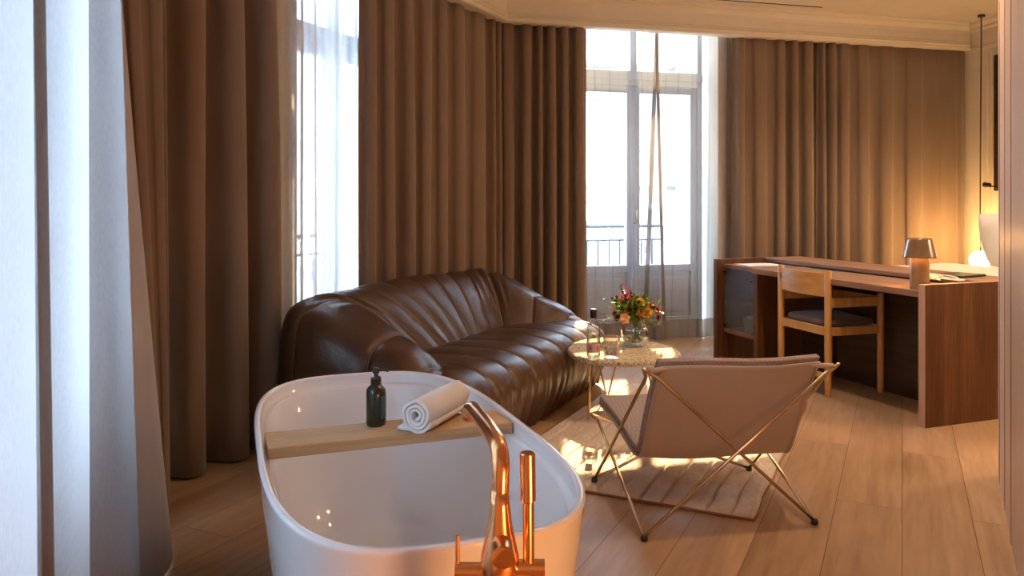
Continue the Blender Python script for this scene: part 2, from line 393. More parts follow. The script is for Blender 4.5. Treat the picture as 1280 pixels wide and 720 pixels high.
# cornice: mitred profile swept along the three curtain lines
prof = [(-0.02, 2.565), (0.085, 2.560), (0.10, 2.567), (0.10, 2.588), (0.112, 2.594), (0.112, 2.602), (0.092, 2.610), (0.092, 2.625), (0.084, 2.632), (0.086, 2.70), (0.095, 2.73), (0.118, 2.755),
        (0.135, 2.765), (0.135, 2.775), (0.165, 2.785), (0.165, 2.801), (-0.02, 2.801)]
rows = []
for seg in range(5):
    row = []
    for o, z in prof:
        if seg == 0: p = on1(1.6, o+0.02)
        elif seg == 1: p = inter(on1(0, o+0.02), D1, on2(0, o+0.02), D2)
        elif seg == 2: p = inter(on2(0, o), D2, on3(0, o), D3)
        elif seg == 3: p = inter(on3(0, o), D3, on4(0, o-0.05), D4)
        else: p = on4(4.6, o-0.05)
        row.append((p.x, p.y, z))
    rows.append(row)
for k in range(1, 3):
    mb = MB(); mb.grid(rows[k:k+2], cu=True, cap0=True, cap1=True); struct(mb.build('trim_%d' % k, M['plaster']))
# thin wall cornice along the bed wall
mb = MB(); r2 = []
for t in (-0.0, 4.6):
    row = []
    for o, z in [(0.0, 2.50), (0.012, 2.50), (0.02, 2.53), (0.014, 2.545), (0.014, 2.68), (0.03, 2.70), (0.03, 2.72), (0.06, 2.745), (0.06, 2.765), (0.0, 2.765)]:
        p = on4(t, o); row.append((p.x, p.y, z+0.035))
    r2.append(row)
mb.grid(r2, cu=True, cap0=True, cap1=True); struct(mb.build('trim_3', M['plaster']))

# slot air grille in the ceiling
mb = MB(); q = [on3(0.9, 0.27), on3(2.73, 0.27), on3(2.73, 0.285), on3(0.9, 0.285)]
mb.prism([(p.x, p.y) for p in q], ZC-0.004, ZC+0.002)
tag(mb.build('ceiling_vent', M['black']), 'long black slot air vent in the cream ceiling above the cornice', 'vent')

# ---------------------------------------------------------------- windows
def window(name, on, a, b, zt0, zt1, zp, off, ztop=2.72, mid=None):
    """double-leaf french window in its opening: frame, transom, two leaves with panes and a solid lower panel"""
    w = thing(name, '', '', (0, 0, 0)); del w['label']; del w['category']; struct(w)
    mid = (a+b)/2 if mid is None else mid
    def bx(mb, t0, t1, o0, o1, z0, z1):
        q = [on(t0, o0), on(t1, o0), on(t1, o1), on(t0, o1)]; mb.prism([(p.x, p.y) for p in q], z0, z1)
    o0, o1 = off, off-0.07
    f = MB()
    for t0, t1, z0, z1 in ((a, a+0.05, 0, ztop), (b-0.05, b, 0, ztop), (a, b, ztop-0.06, ztop), (a, b, zt0, zt1), (a, b, 0, 0.04)):
        bx(f, t0, t1, o0, o1, z0, z1)
    bx(f, a, b, o0+0.012, o0, zt0+0.05, zt1-0.02)
    bx(f, mid-0.03, mid+0.03, o0-0.005, o1+0.005, zt1, ztop)
    f.build('window_frame', M['daylit_paint'], w, bevel=0.004)
    for s0, s1 in ((a+0.05, mid), (mid, b-0.05)):
        l = MB(); st = 0.062; i0, i1 = o0-0.008, o1+0.004
        bx(l, s0, s0+st, i0, i1, 0.04, zt0); bx(l, s1-st, s1, i0, i1, 0.04, zt0)
        bx(l, s0, s1, i0, i1, zt0-st, zt0); bx(l, s0, s1, i0, i1, zp-0.05, zp+0.012); bx(l, s0, s1, i0, i1, 0.04, 0.16)
        bx(l, s0+st, s1-st, i0-0.018, i1+0.012, 0.16, zp-0.05)
        bx(l, s0+st+0.05, s1-st-0.05, i0-0.006, i0-0.018, 0.21, zp-0.10)
        lf = l.build('casement', M['daylit_paint'], w, bevel=0.005)
        p = MB(); bx(p, s0+st-0.004, s1-st+0.004, (i0+i1)/2+0.002, (i0+i1)/2-0.002, zp+0.012, zt0-st)
        p.build('pane', M['pane'], lf)
    for s0, s1 in ((a+0.05, mid-0.03), (mid+0.03, b-0.05)):
        p = MB(); bx(p, s0, s1, (o0+o1)/2+0.002, (o0+o1)/2-0.002, zt1, ztop-0.06); p.build('pane', M['pane'], w)
    h = MB(); c = on(mid, o0+0.0)
    h.tube([(c.x, c.y, 0.98), (c.x+0.02*math.copysign(1, c.x), c.y-0.02, 0.98), (c.x+0.02, c.y-0.02, 1.10)], 0.007)
    h.build('handle', M['steel'], w, smooth=True)
    return w
# t on the left wall is measured from its near corner
window('window_1', on1, 0.66, 2.58, 2.11, 2.22, 0.62, -0.30)
window('window_2', on2, 1.12, 2.30, 2.11, 2.22, 0.56, -0.30, mid=1.745-0.06)
window('window_3', on3, 0.62, 1.93, 2.165, 2.295, 0.605, -0.30, mid=1.275, ztop=2.82)

# ---------------------------------------------------------------- curtains
def drape(name, on, t0, t1, label, nf, amp, mat, off=0.0, z0=0.012, z1=2.60, tb=None, ob=None, seed=1, tight=0.75, widths=None, sub=14, hem=None, group=None, cat='curtain', sharp=0.35, flat=None, nz=14, edge=None):
    """a pleated curtain: S-folds along the line, narrower at the heading than at the hem"""
    rnd = random.Random(seed)
    ws = widths or [rnd.uniform(0.7, 1.35) for _ in range(nf)]; tot = sum(ws)
    am = [rnd.uniform(0.75, 1.2) for _ in ws]
    ph = [rnd.uniform(-0.25, 0.25) for _ in ws]
    tb0, tb1 = tb or (t0, t1); ob0, ob1 = ob or (off, off)
    rows = []
    for iz in range(nz+1):
        f = iz/nz; z = lerp(z1, z0, f); row = []
        acc = 0
        for j, w in enumerate(ws):
            for k in range(sub + (1 if j == len(ws)-1 else 0)):
                u = k/sub; x = (acc+w*u)/tot
                th = 2*PI*u
                A = amp*am[j]*lerp(tight, 1.0, sstep(0, 0.5, f))*(1+0.10*math.sin(3*f+j*1.7+seed))
                if flat: A *= interp(flat, x)
                y = -A*math.cos(th+ph[j]*math.sin(2.2*f+j))*1.0
                dx = (w/tot)*sharp*0.42*math.sin(2*th)+0.06*(w/tot)*math.sin(4*f+j*2.1+seed)*math.sin(PI*u)
                ta = lerp(t0, t1, x+dx*0.5); tbm = lerp(tb0, tb1, x+dx*0.5)
                t = lerp(ta, tbm, f); o = lerp(off, lerp(ob0, ob1, x), f)
                p = on(t, o+y); row.append((p.x, p.y, z+(0.004*math.sin(9*x+seed) if iz == nz else 0)))
            acc += w
        rows.append(row)
    if hem:      # a doubled hem as its own part
        zh = hem[0]
        mbm = MB().grid(rows); 
        o = mbm.build(name, M[mat], None, smooth=True)
        hr = []
        i0 = int((1-(zh-z0)/(z1-z0))*nz)
        for i in range(max(i0, 0), nz+1):
            hr.append([Vector(p)+Vector((N3.x, N3.y, 0))*0.004 for p in rows[i]])
        MB().grid(hr).build('hem', M[hem[1]], o, smooth=True)
    else:
        o = MB().grid(rows).build(name, M[mat], None, smooth=True, solid=0.004)
    for e in edge or ():
        sl_ = slice(0, 3) if e == 0 else slice(-3, None)
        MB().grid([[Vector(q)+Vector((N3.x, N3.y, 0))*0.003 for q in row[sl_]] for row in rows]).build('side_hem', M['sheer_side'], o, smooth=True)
    return tag(o, label, cat, group)

# near-left window: sheers and a grey-lit stack
def ribbon(name, top, bot, z1, mat, label, cat='curtain', z0=0.012, nz=14, n=10, pleats=0, amp=0.0, solid=0.004, side=None, ease=1.0):
    T = smoothpath([(x, y, 0) for x, y in top], n); B = smoothpath([(x, y, 0) for x, y in bot], n); rows = []
    for iz in range(nz+1):
        f = iz/nz; row = []
        for k, (a, b) in enumerate(zip(T, B)):
            p = a.lerp(b, f**ease); t = T[min(k+1, len(T)-1)]-T[max(k-1, 0)]; t.normalize()
            w = k/(len(T)-1)
            if pleats:
                th = 2*PI*pleats*(w+0.03*math.sin(7*w)); A = amp*(0.7+0.3*math.sin(5*w+1)); p = p+Vector((t.y, -t.x, 0))*A*math.cos(th)+t*A*0.6*math.sin(2*th)
            row.append((p.x, p.y, lerp(z1, z0, f)))
        rows.append(row)
    o = MB().grid(rows).build(name, M[mat], None, smooth=True, solid=solid)
    if side:
        m = side
        MB().grid([[Vector(q)+Vector((0.004, 0, 0)) for q in row[:m]] for row in rows]).build('side_hem', M['sheer_side'], o, smooth=True)
    return tag(o, label, cat)
def l1(ts): return [tuple(on1(t, o)) for t, o in ts]
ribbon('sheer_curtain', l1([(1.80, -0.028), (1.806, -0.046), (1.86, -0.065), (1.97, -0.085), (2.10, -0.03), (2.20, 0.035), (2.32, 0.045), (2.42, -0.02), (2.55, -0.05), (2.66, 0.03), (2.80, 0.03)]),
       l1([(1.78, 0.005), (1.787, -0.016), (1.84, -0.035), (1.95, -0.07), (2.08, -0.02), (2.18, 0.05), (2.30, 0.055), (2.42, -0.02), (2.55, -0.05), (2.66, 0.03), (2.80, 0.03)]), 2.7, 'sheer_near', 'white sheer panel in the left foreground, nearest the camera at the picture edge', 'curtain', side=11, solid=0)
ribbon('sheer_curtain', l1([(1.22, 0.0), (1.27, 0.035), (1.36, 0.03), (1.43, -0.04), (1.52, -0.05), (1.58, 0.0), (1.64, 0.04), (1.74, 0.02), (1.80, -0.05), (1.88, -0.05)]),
       l1([(1.06, 0.02), (1.12, 0.10), (1.26, 0.085), (1.36, -0.03), (1.47, -0.05), (1.54, 0.0), (1.60, 0.04), (1.70, 0.02), (1.78, -0.05), (1.88, -0.05)]), 2.7, 'sheer_near', 'narrow sheer panel between the foreground sheer and the pale daylit drape', 'curtain', side=6, solid=0)
ribbon('curtain', [(-1.20, 1.98), (-1.20, 2.08), (-1.24, 2.25), (-1.27, 2.42), (-1.33, 2.58), (-1.42, 2.69), (-1.47, 2.70), (-1.48, 2.60)],
       [(-1.18, 1.98), (-1.12, 2.10), (-1.125, 2.25), (-1.10, 2.40), (-1.10, 2.56), (-1.145, 2.69), (-1.19, 2.69), (-1.23, 2.60)], 2.7, 'curtain_daylit', 'pale drape coloured grey by daylight, flaring into the room beside the foreground sheers')
ribbon('curtain', [(-1.52, 2.74), (-1.47, 2.80), (-1.43, 2.90), (-1.40, 3.00), (-1.36, 3.10), (-1.40, 3.16)],
       [(-1.28, 2.78), (-1.29, 2.86), (-1.31, 2.95), (-1.32, 3.03), (-1.33, 3.10), (-1.38, 3.16)], 2.7, 'curtain', 'brown drape with tight pleats beside the pale daylit drape at left', pleats=4.5, amp=0.022, n=24)
# left wall
drape('curtain', on2, 0.12, 0.78, 'brown drape with three deep folds left of the narrow window behind the tub', 3, 0.07, 'curtain', off=0.03, tb=(0.12, 0.80), seed=21, widths=[1, 1, 0.9])
drape('sheer_curtain', on2, 0.66, 1.62, 'white sheer over the narrow window behind the sofa', 7, 0.02, 'sheer_white', off=-0.088, seed=23)
drape('curtain', on2, 1.52, L2-0.01, 'wide brown drape hanging behind the sofa back', 8, 0.05, 'curtain', off=0.0, seed=27, widths=[0.8, 1.1, 1.0, 1.2, 1.0, 1.3, 1.7, 0.5, 0.4], flat=[(0, 0.5), (0.2, 0.8), (0.5, 0.7), (0.7, 0.6), (1, 1)])
# far wall
drape('curtain', on3, -0.02, 0.74, 'dark brown bunched drape in the room corner left of the french window', 6, 0.06, 'curtain', off=0.0, seed=31, sharp=0.5, widths=[1.3, 1.1, 0.6, 0.9, 0.8, 1.2])
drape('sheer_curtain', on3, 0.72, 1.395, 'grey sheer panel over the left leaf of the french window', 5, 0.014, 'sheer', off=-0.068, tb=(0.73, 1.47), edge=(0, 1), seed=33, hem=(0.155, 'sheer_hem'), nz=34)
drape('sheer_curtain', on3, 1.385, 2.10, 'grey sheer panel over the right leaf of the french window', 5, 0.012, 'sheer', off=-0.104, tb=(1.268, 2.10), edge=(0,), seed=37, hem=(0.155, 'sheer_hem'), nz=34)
drape('curtain', on3, 2.06, 2.87, 'taupe drape right of the french window, behind the glass cabinet', 5, 0.05, 'curtain', off=0.0, seed=41, widths=[0.9, 1.6, 1.0, 0.8, 1.1], flat=[(0, 0.8), (0.3, 0.6), (1, 1.2)])
drape('curtain', on3, 2.90, 4.47, 'taupe drape spread flat at the right, behind the desk lamp', 6, 0.05, 'curtain', off=0.0, seed=43, widths=[0.5, 0.7, 1.2, 1.5, 1.8, 2.4, 2.6], flat=[(0, 1.2), (0.12, 0.9), (0.3, 0.5), (0.6, 0.25), (1, 0.10)])

# ---------------------------------------------------------------- bathtub
TA = -19.5
tub = thing('bathtub', 'white freestanding oval bathtub in the foreground', 'bathtub', (0.435*math.cos(R(20))-2.115*math.sin(R(20)), 0.435*math.sin(R(20))+2.115*math.cos(R(20)), 0), 19.5)
def sup(hx, hy, z, n=3.3, seg=96, sy=0):
    out = []
    for k in range(seg):
        a = 2*PI*k/seg; c, s_ = math.cos(a), math.sin(a)
        out.append((hx*math.copysign(abs(c)**(2/n), c), sy+hy*math.copysign(abs(s_)**(2/n), s_), z))
    return out
HX, HY = 0.352, 0.737
rows = [sup(HX-0.085, HY-0.13, 0.0), sup(HX-0.083, HY-0.127, 0.012), sup(HX-0.072, HY-0.105, 0.06), sup(HX-0.047, HY-0.065, 0.2), sup(HX-0.026, HY-0.034, 0.35), sup(HX-0.008, HY-0.010, 0.50),
        sup(HX-0.002, HY-0.002, 0.565), sup(HX, HY, 0.572), sup(HX-0.001, HY-0.001, 0.5775), sup(HX-0.005, HY-0.005, 0.580), sup(HX-0.013, HY-0.013, 0.580), sup(HX-0.0165, HY-0.0165, 0.5775),
        sup(HX-0.0175, HY-0.0175, 0.572), sup(HX-0.019, HY-0.019, 0.5455), sup(HX-0.021, HY-0.021, 0.5425), sup(HX-0.031, HY-0.033, 0.5405), sup(HX-0.035, HY-0.037, 0.536), sup(HX-0.045, HY-0.055, 0.46), sup(HX-0.058, HY-0.10, 0.34), sup(HX-0.078, HY-0.17, 0.22),
        sup(HX-0.105, HY-0.225, 0.145, 3), sup(HX-0.15, HY-0.30, 0.118, 2.7), sup(HX-0.23, HY-0.44, 0.110, 2.4), sup(0.03, 0.05, 0.108, 2)]
MB().grid(rows, cu=True, cap0=True, cap1=True).build('shell', M['acrylic'], tub, smooth=True)
mb = MB(); mb.box(HX-0.052, HX-0.042, 0.08, 0.145, 0.482, 0.494); mb.build('overflow_slot', M['black'], tub, bevel=0.002)
mb = MB(); mb.lathe([(0.0, 0.115), (0.03, 0.114), (0.033, 0.110), (0.033, 0.104)], 28); mb.build('drain_cap', M['acrylic'], tub, smooth=True)
# bath board
def tubP(b, a): return Vector((b*math.cos(R(20))-a*math.sin(R(20)), b*math.sin(R(20))+a*math.cos(R(20))))
c = tubP(0.436, 2.160)
bd = MB().box(-0.326, 0.326, -0.073, 0.073, 0.5445, 0.574).build('bath_board', M['oak'], None, bevel=0.003)
bd.location = (c.x, c.y, 0); bd.rotation_euler = (0, 0, R(20.5)); tag(bd, 'light oak board laid across the white bathtub', 'bath board')
# pump bottle
pb = thing('pump_bottle', 'dark green pump bottle standing on the oak bath board', 'bottle', (-0.374, 2.200, 0.574), 10)
MB().lathe([(0.0, 0.0), (0.022, 0.0), (0.026, 0.004), (0.027, 0.012), (0.027, 0.090), (0.0255, 0.100), (0.019, 0.108), (0.013, 0.112), (0.012, 0.116)], 32).build('bottle_body', M['green_glass'], pb, smooth=True)
MB().lathe([(0.0135, 0.110), (0.0145, 0.113), (0.0145, 0.131), (0.012, 0.134), (0.006, 0.135), (0.006, 0.142), (0.0095, 0.144), (0.0095, 0.155), (0.006, 0.158), (0, 0.158)], 24).build('pump_collar', M['black'], pb, auto=35)
MB().tube([(0.0, 0, 0.152), (0.02, 0.0, 0.1525), (0.030, 0.0, 0.150), (0.033, 0, 0.146)], [0.0055, 0.0045, 0.004, 0.0035], 10).build('pump_nozzle', M['black'], pb, smooth=True)
rows = [[(0.0274*math.cos(a), 0.0274*math.sin(a), z) for a in [R(-60+6*k) for k in range(16)]] for z in (0.022, 0.085)]
lb = MB().grid(rows).build('printed_label', plain('blue grey label', (0.05, 0.075, 0.075), 0.35), pb, smooth=True); lb['label'] = 'faded blue grey printed label'
# rolled towel
tw = bpy.data.objects
def towel():
    Rr = 0.045; L = 0.25
    sp = []
    turns = 3.2; n = 110
    for i in range(n+1):
        f = i/n; a = -0.55*PI - 2*PI*turns*f*-1
        r = Rr*(1.0-0.80*(1-f)); r *= 1+0.03*math.sin(5*a)
        sp.append((r*math.cos(a), r*math.sin(a)))
    rows = []
    for k in range(27):
        y = -L/2+L*k/26; row = []
        sq = 1-0.02*math.cos(PI*k/13)
        for (x, z) in sp:
            j = noise.noise(Vector((x*30, y*20, z*30)))*0.003
            row.append((x*sq*(1+j*8), y+j*1.5, z*0.97+0.0435+j))
        rows.append(row)
    o = MB().grid(rows).build('rolled_towel', M['towel'], None, smooth=True, solid=0.0085)
    fl = MB(); rr = []
    for k in range(19):
        y = -L/2+L*k/18
        rr.append([(-0.062+0.004*math.sin(y*40), y, 0.006), (-0.045, y, 0.005), (-0.025, y, 0.005), (0.0, y, 0.004)])
    fl.grid(rr).build('towel_edge', M['towel'], o, smooth=True, solid=0.008)
    return o
tw = towel(); tw.location = (-0.208, 2.245, 0.5755); tw.rotation_euler = (0, 0, R(-22))
tag(tw, 'rolled white terry towel lying on the oak bath board', 'towel')

# ---------------------------------------------------------------- bath filler
bf = thing('bath_filler', 'brushed copper freestanding bath filler with hand shower at the near tub end', 'faucet', (-0.019, 1.25, 0), 0)
MB().lathe([(0.0, 0), (0.075, 0), (0.075, 0.008), (0.07, 0.012), (0.02, 0.014), (0.0175, 0.02), (0.0175, 0.59), (0.024, 0.605), (0.030, 0.62), (0.030, 0.64), (0.0265, 0.655), (0.0195, 0.69), (0.0155, 0.722), (0.0142, 0.745)], 32).build('column', M['copper'], bf, smooth=True)
arc = smoothpath([(0, 0, 0.735), (0.001, 0.0, 0.765), (0.001, 0.005, 0.788), (-0.004, 0.028, 0.806), (-0.02, 0.09, 0.812), (-0.040, 0.17, 0.812), (-0.054, 0.225, 0.810), (-0.060, 0.247, 0.801), (-0.062, 0.254, 0.785)], 6)
MB().tube(arc, 0.0142, 20).build('spout', M['copper'], bf, smooth=True)
MB().tube([(0.003, -0.02, 0.664), (0.006, -0.060, 0.664), (0.006, -0.062, 0.664)], [0.0175, 0.0175, 0.015], 24).build('control_knob', M['copper'], bf, auto=35)
MB().tube([(-0.07, 0, 0.617), (-0.02, 0, 0.617)], 0.0125, 20).build('lever_hub', M['copper'], bf, auto=35)
MB().tube([(-0.066, -0.0, 0.617), (-0.066, -0.0, 0.672)], 0.0035, 12).build('lever', M['copper'], bf, auto=35)
MB().tube([(0.02, 0, 0.622), (0.070, 0, 0.622)], 0.0125, 20).tube([(0.058, 0, 0.622), (0.058, 0, 0.60)], 0.010, 16).build('shower_holder', M['copper'], bf, auto=35)
hs = MB().tube([(0.045, 0, 0.618), (0.0447, 0, 0.72), (0.0447, 0, 0.724), (0.0442, 0, 0.727), (0.0432, 0, 0.80), (0.0432, 0, 0.802)], [0.0088, 0.0088, 0.0088, 0.0122, 0.0122, 0.0105], 24).build('hand_shower', M['copper'], bf, auto=35)
MB().tube(smoothpath([(0.058, 0, 0.60), (0.06, -0.02, 0.5), (0.11, -0.05, 0.25), (0.09, -0.04, 0.08), (0.04, -0.02, 0.12), (0.018, 0, 0.3)], 8), 0.006, 10).build('shower_hose', M['copper'], bf, smooth=True)

# ---------------------------------------------------------------- sofa
sofa = thing('sofa', 'brown leather channel-stitched sofa with sloping wraparound arms, behind the tub', 'sofa', (0.117, 4.17, 0), 65)
def gauss(x, s): return math.exp(-(x/s)**2)
seams = [-0.78+0.22*k for k in range(9)]
ns = 190; rows = []
for i in range(ns+1):
    s = lerp(-0.86, 1.08, i/ns)
    g = max(gauss(s-q, 0.010) for q in seams); wd = max(gauss(s-q, 0.05) for q in seams)
    e = 1-sstep(0.0, 0.10, min(s+0.86, 1.08-s))
    P = [(0.62, 0.02), (0.62, 0.30), (0.60, 0.395), (0.50, 0.408), (0.40, 0.414), (0.30, 0.420), (0.20, 0.422), (0.12, 0.416), (0.05, 0.402), (0.0, 0.378), (-0.035, 0.345), (-0.055, 0.305), (-0.064, 0.26), (-0.062, 0.21), (-0.050, 0.16), (-0.030, 0.11), (-0.010, 0.065), (0.008, 0.03), (0.03, 0.012), (0.08, 0.012)]
    row = []
    for k, (n_, z) in enumerate(P):
        dn = g*0.010-(1-wd)*0.008
        top = 1 if 3 <= k <= 9 else 0
        pl = 0.0
        if k >= 9:
            dep = sstep(9, 16, k); pl = dep*0.010*(math.sin(s*62+1.5*math.sin(s*9))+0.6*math.sin(s*117+2*math.sin(s*5)))
            pl *= 1-sstep(18, 19, k)
        zz = z-(g*0.008-(1-wd)*0.006 if top else 0)
        zz += 0.006*noise.noise(Vector((s*5, n_*6, 1))) if top else 0
        row.append((s, n_+(dn if k >= 8 else 0)+pl+e*0.03*(1 if k > 7 else 0), zz-e*0.02*top))
    rows.append(row)
MB().grid(rows, cap0=True, cap1=True).build('seat', M['leather'], sofa, smooth=True)
for q in seams:
    mb = MB(); mb.tube([(q, n_, z-0.0015) for n_, z in [(0.55, 0.410), (0.40, 0.412), (0.30, 0.417), (0.20, 0.419), (0.12, 0.413), (0.06, 0.400), (0.01, 0.374), (-0.025, 0.342), (-0.044, 0.303), (-0.054, 0.26), (-0.052, 0.21), (-0.042, 0.16)]], 0.0022, 6)
    mb.build('seat_seam', M['stitch'], sofa, smooth=True)
# shell: outer base line, ridge and inner foot, each a smooth line through the same stations
half = [((-0.84, 0.0), (-0.80, 0.035, 0.335), (-0.77, 0.025)), ((-0.90, 0.14), (-0.765, 0.16, 0.445), (-0.66, 0.14)), ((-0.93, 0.32), (-0.71, 0.32, 0.535), (-0.53, 0.28)),
        ((-0.955, 0.52), (-0.70, 0.52, 0.625), (-0.46, 0.38)), ((-0.96, 0.70), (-0.715, 0.67, 0.69), (-0.41, 0.43)), ((-0.93, 0.85), (-0.70, 0.78, 0.72), (-0.36, 0.452)),
        ((-0.84, 0.935), (-0.62, 0.82, 0.724), (-0.29, 0.46)), ((-0.68, 0.965), (-0.48, 0.83, 0.72), (-0.20, 0.462)), ((-0.40, 0.975), (-0.26, 0.835, 0.728), (-0.07, 0.464)), ((-0.14, 0.975), (-0.07, 0.838, 0.732), (0.02, 0.465))]
mid_ = ((0.10, 0.975), (0.10, 0.838, 0.733), (0.10, 0.465))
mir = lambda q: tuple([0.20-q[0]]+list(q[1:]))
stn = half+[mid_]+[tuple(mir(q) for q in st_) for st_ in half[::-1]]
NS = 22
Op = smoothpath([(a[0], a[1], 0) for a, _, _ in stn], NS); Rp_ = smoothpath([b for _, b, _ in stn], NS); Ip = smoothpath([(c[0], c[1], 0) for _, _, c in stn], NS)
acc = [0]
for a, b in zip(Rp_, Rp_[1:]): acc.append(acc[-1]+(b-a).length)
def at_station(x): i = int(x); i = min(i, len(stn)-2); k = int(round(x*NS)); return min(k, len(acc)-1)
mcen = len(stn)-1
ss = [1.05, 2.35, 4.55]
rowsi = [at_station(x) for x in ss]+[at_station(mcen-x) for x in ss]
lc_ = acc[at_station(mcen/2)]
want = [lc_+d for d in (-0.66, -0.44, -0.22, 0.0, 0.22, 0.44, 0.66)]
rowsi += [min(range(len(acc)), key=lambda k: abs(acc[k]-w)) for w in want]
sl = [acc[k] for k in rowsi]
rows = []
for i in range(len(Op)):
    o_, rp, ip = Op[i], Rp_[i], Ip[i]; h = rp.z; l = acc[i]
    g = max(gauss(l-q, 0.012) for q in sl); wd = max(gauss(l-q, 0.06) for q in sl)
    puff = (1-wd)*0.008-g*0.010
    prof_ = [(0.06, 0.012, 0), (0.02, 0.04, 0), (-0.04, 0.22*h, 0), (-0.06, 0.42*h, 0), (-0.03, 0.62*h, 0), (0.03, 0.81*h, 0), (0.20, 0.93*h, 0), (0.58, 0.985*h, 0), (1.0, h, 0)]
    for fi, zf in ((0.18, 0.06), (0.38, 0.22), (0.58, 0.46), (0.76, 0.72), (0.90, 0.93), (1.0, 1.12)):
        prof_.append((1+fi, lerp(h, 0.40, zf), 0))
    prof_ = smoothpath(prof_, 3); row = []
    for k, c in enumerate(prof_):
        f = c.x
        base = Vector((o_.x, o_.y, 0)).lerp(Vector((rp.x, rp.y, 0)), f) if f <= 1 else Vector((rp.x, rp.y, 0)).lerp(Vector((ip.x, ip.y, 0)), f-1)
        row.append(Vector((base.x, base.y, max(c.y, 0.012))))
    rows.append(row)
# puff the channels along the surface normal
R2 = []
for i in range(len(rows)):
    l = acc[i]; g = max(gauss(l-q, 0.012) for q in sl); wd = max(gauss(l-q, 0.06) for q in sl); pf = (1-wd)*0.007-g*0.009
    row = []
    for k in range(len(rows[i])):
        du = rows[min(i+1, len(rows)-1)][k]-rows[max(i-1, 0)][k]; dv = rows[i][min(k+1, len(rows[i])-1)]-rows[i][max(k-1, 0)]
        nn = du.cross(dv)
        if nn.length > 1e-9: nn.normalize()
        q = rows[i][k]
        wr = 0.005*noise.noise(Vector((q.x*6, q.y*6, q.z*9)))
        cr = 0.012*gauss(abs(i/NS-5.0) if i/NS < mcen/2 else abs(mcen-i/NS-5.0), 0.9)*math.sin(acc[i]*75+q.z*14)*sstep(0.45, 0.6, q.z) if k > len(rows[i])*0.5 else 0
        q = q-nn*(pf+wr+cr*0.6)*(0.3 if k < 4 else 1); q.z = max(q.z, 0.012); row.append(q)
    R2.append(row)
shell = MB().grid(R2, cap0=True, cap1=True).build('backrest', M['leather'], sofa, smooth=True)
for i in rowsi:
    MB().tube([R2[i][k] for k in range(4, len(R2[i])-2)], 0.0022, 6).build('seam', M['stitch'], shell, smooth=True)
for x, y in ((-0.6, 0.2), (0.85, 0.2), (-0.6, 0.8), (0.85, 0.8)):
    MB().lathe([(0.03, 0), (0.03, 0.02)], 16, (x, y, 0)).build('foot', M['black'], sofa)

# ---------------------------------------------------------------- rug
rg = thing('rug', 'cream grooved wool rug under the folding chair and the side table', 'rug', (0.896, 2.963, 0), 90-25.9)
nx, ny = 170, 330; rows = []
for i in range(nx+1):
    row = []
    for j in range(ny+1):
        x = 1.87*i/nx; y = 1.13*j/ny
        yy = y+0.006*noise.noise(Vector((x*6, y*3, 0)))+0.003*noise.noise(Vector((x*25, y*3, 5)))
        k = (yy/0.088) % 1.0; gr = gauss(min(k, 1-k)*0.088, 0.0055+0.002*noise.noise(Vector((x*20, 0, y))))
        z = 0.020+0.005*noise.noise(Vector((x*60, y*60, 2)))+0.003*noise.noise(Vector((x*14, y*14, 7)))-gr*0.016
        e = min(x, 1.87-x, y, 1.13-y)
        z *= sstep(-0.004, 0.014, e)*0.9+0.1
        ex = 0.006*noise.noise(Vector((x*5, y*5, 9)))
        row.append((x+ex, y+ex, max(z, 0.002)))
    rows.append(row)
MB().grid(rows).build('pile', M['rug'], rg, smooth=True)
rim = [(0.0, 0.0), (1.87, 0.0), (1.87, 1.13), (0, 1.13)]; pr = []
for (a, b), (c_, d_) in zip(rim, rim[1:]+rim[:1]):
    for k in range(24): pr.append((lerp(a, c_, k/24), lerp(b, d_, k/24), 0.0055))
MB().tube([(x+0.006*noise.noise(Vector((x*5, y*5, 9))), y+0.006*noise.noise(Vector((x*5, y*5, 9))), z) for x, y, z in pr], 0.0052, 6, closed=True).build('bound_edge', M['rug_edge'], rg, smooth=True)

# ---------------------------------------------------------------- side table
st = thing('side_table', 'pebble-shaped cream side table on brass hairpin legs beside the sofa', 'table', (0.61, 4.47, 0), 0)
HT = 0.36
def peb(a): return 1+0.05*math.cos(2*a+0.6)+0.035*math.cos(3*a+1.0)
rows = []
for (k, z) in [(0.0, HT-0.042), (0.5, HT-0.042), (0.88, HT-0.042), (0.96, HT-0.038), (0.99, HT-0.032), (1.0, HT-0.026), (1.006, HT-0.020), (1.004, HT-0.013), (0.985, HT-0.006), (0.96, HT-0.002)]+[(0.94*(1-j/30), HT) for j in range(31)]:
    row = []
    for j in range(180):
        a = 2*PI*j/180; r = k*peb(a); x = 0.295*r*math.cos(a); y = 0.365*r*math.sin(a)
        v = Vector((x*70, y*70, z*70)); nz = abs(noise.noise(v))*0.008-0.003+noise.noise(v*2.3)*0.0025
        kk = 1+(nz*3.2 if k > 0.9 else 0)
        row.append((x*kk, y*kk, z+(min(nz-0.002, 0.0006) if k <= 0.94 and z == HT else nz)))
    rows.append(row)
MB().grid(rows, cu=True).build('table_top', M['tabletop'], st, smooth=True)
for fx, fy, ax, ay in ((-0.205, -0.228, 0.015, 0.075), (-0.045, 0.27, 0.075, 0.02), (0.185, -0.03, 0.045, 0.07)):
    tx, ty = fx*0.92, fy*0.95
    pts = [(tx-ax, ty-ay, HT-0.04), (fx-ax*0.10, fy-ay*0.10, 0.034), (fx, fy, 0.027), (fx+ax*0.10, fy+ay*0.10, 0.034), (tx+ax, ty+ay, HT-0.04)]
    MB().tube(pts, 0.0055, 10).build('leg', M['brass'], st, smooth=True)
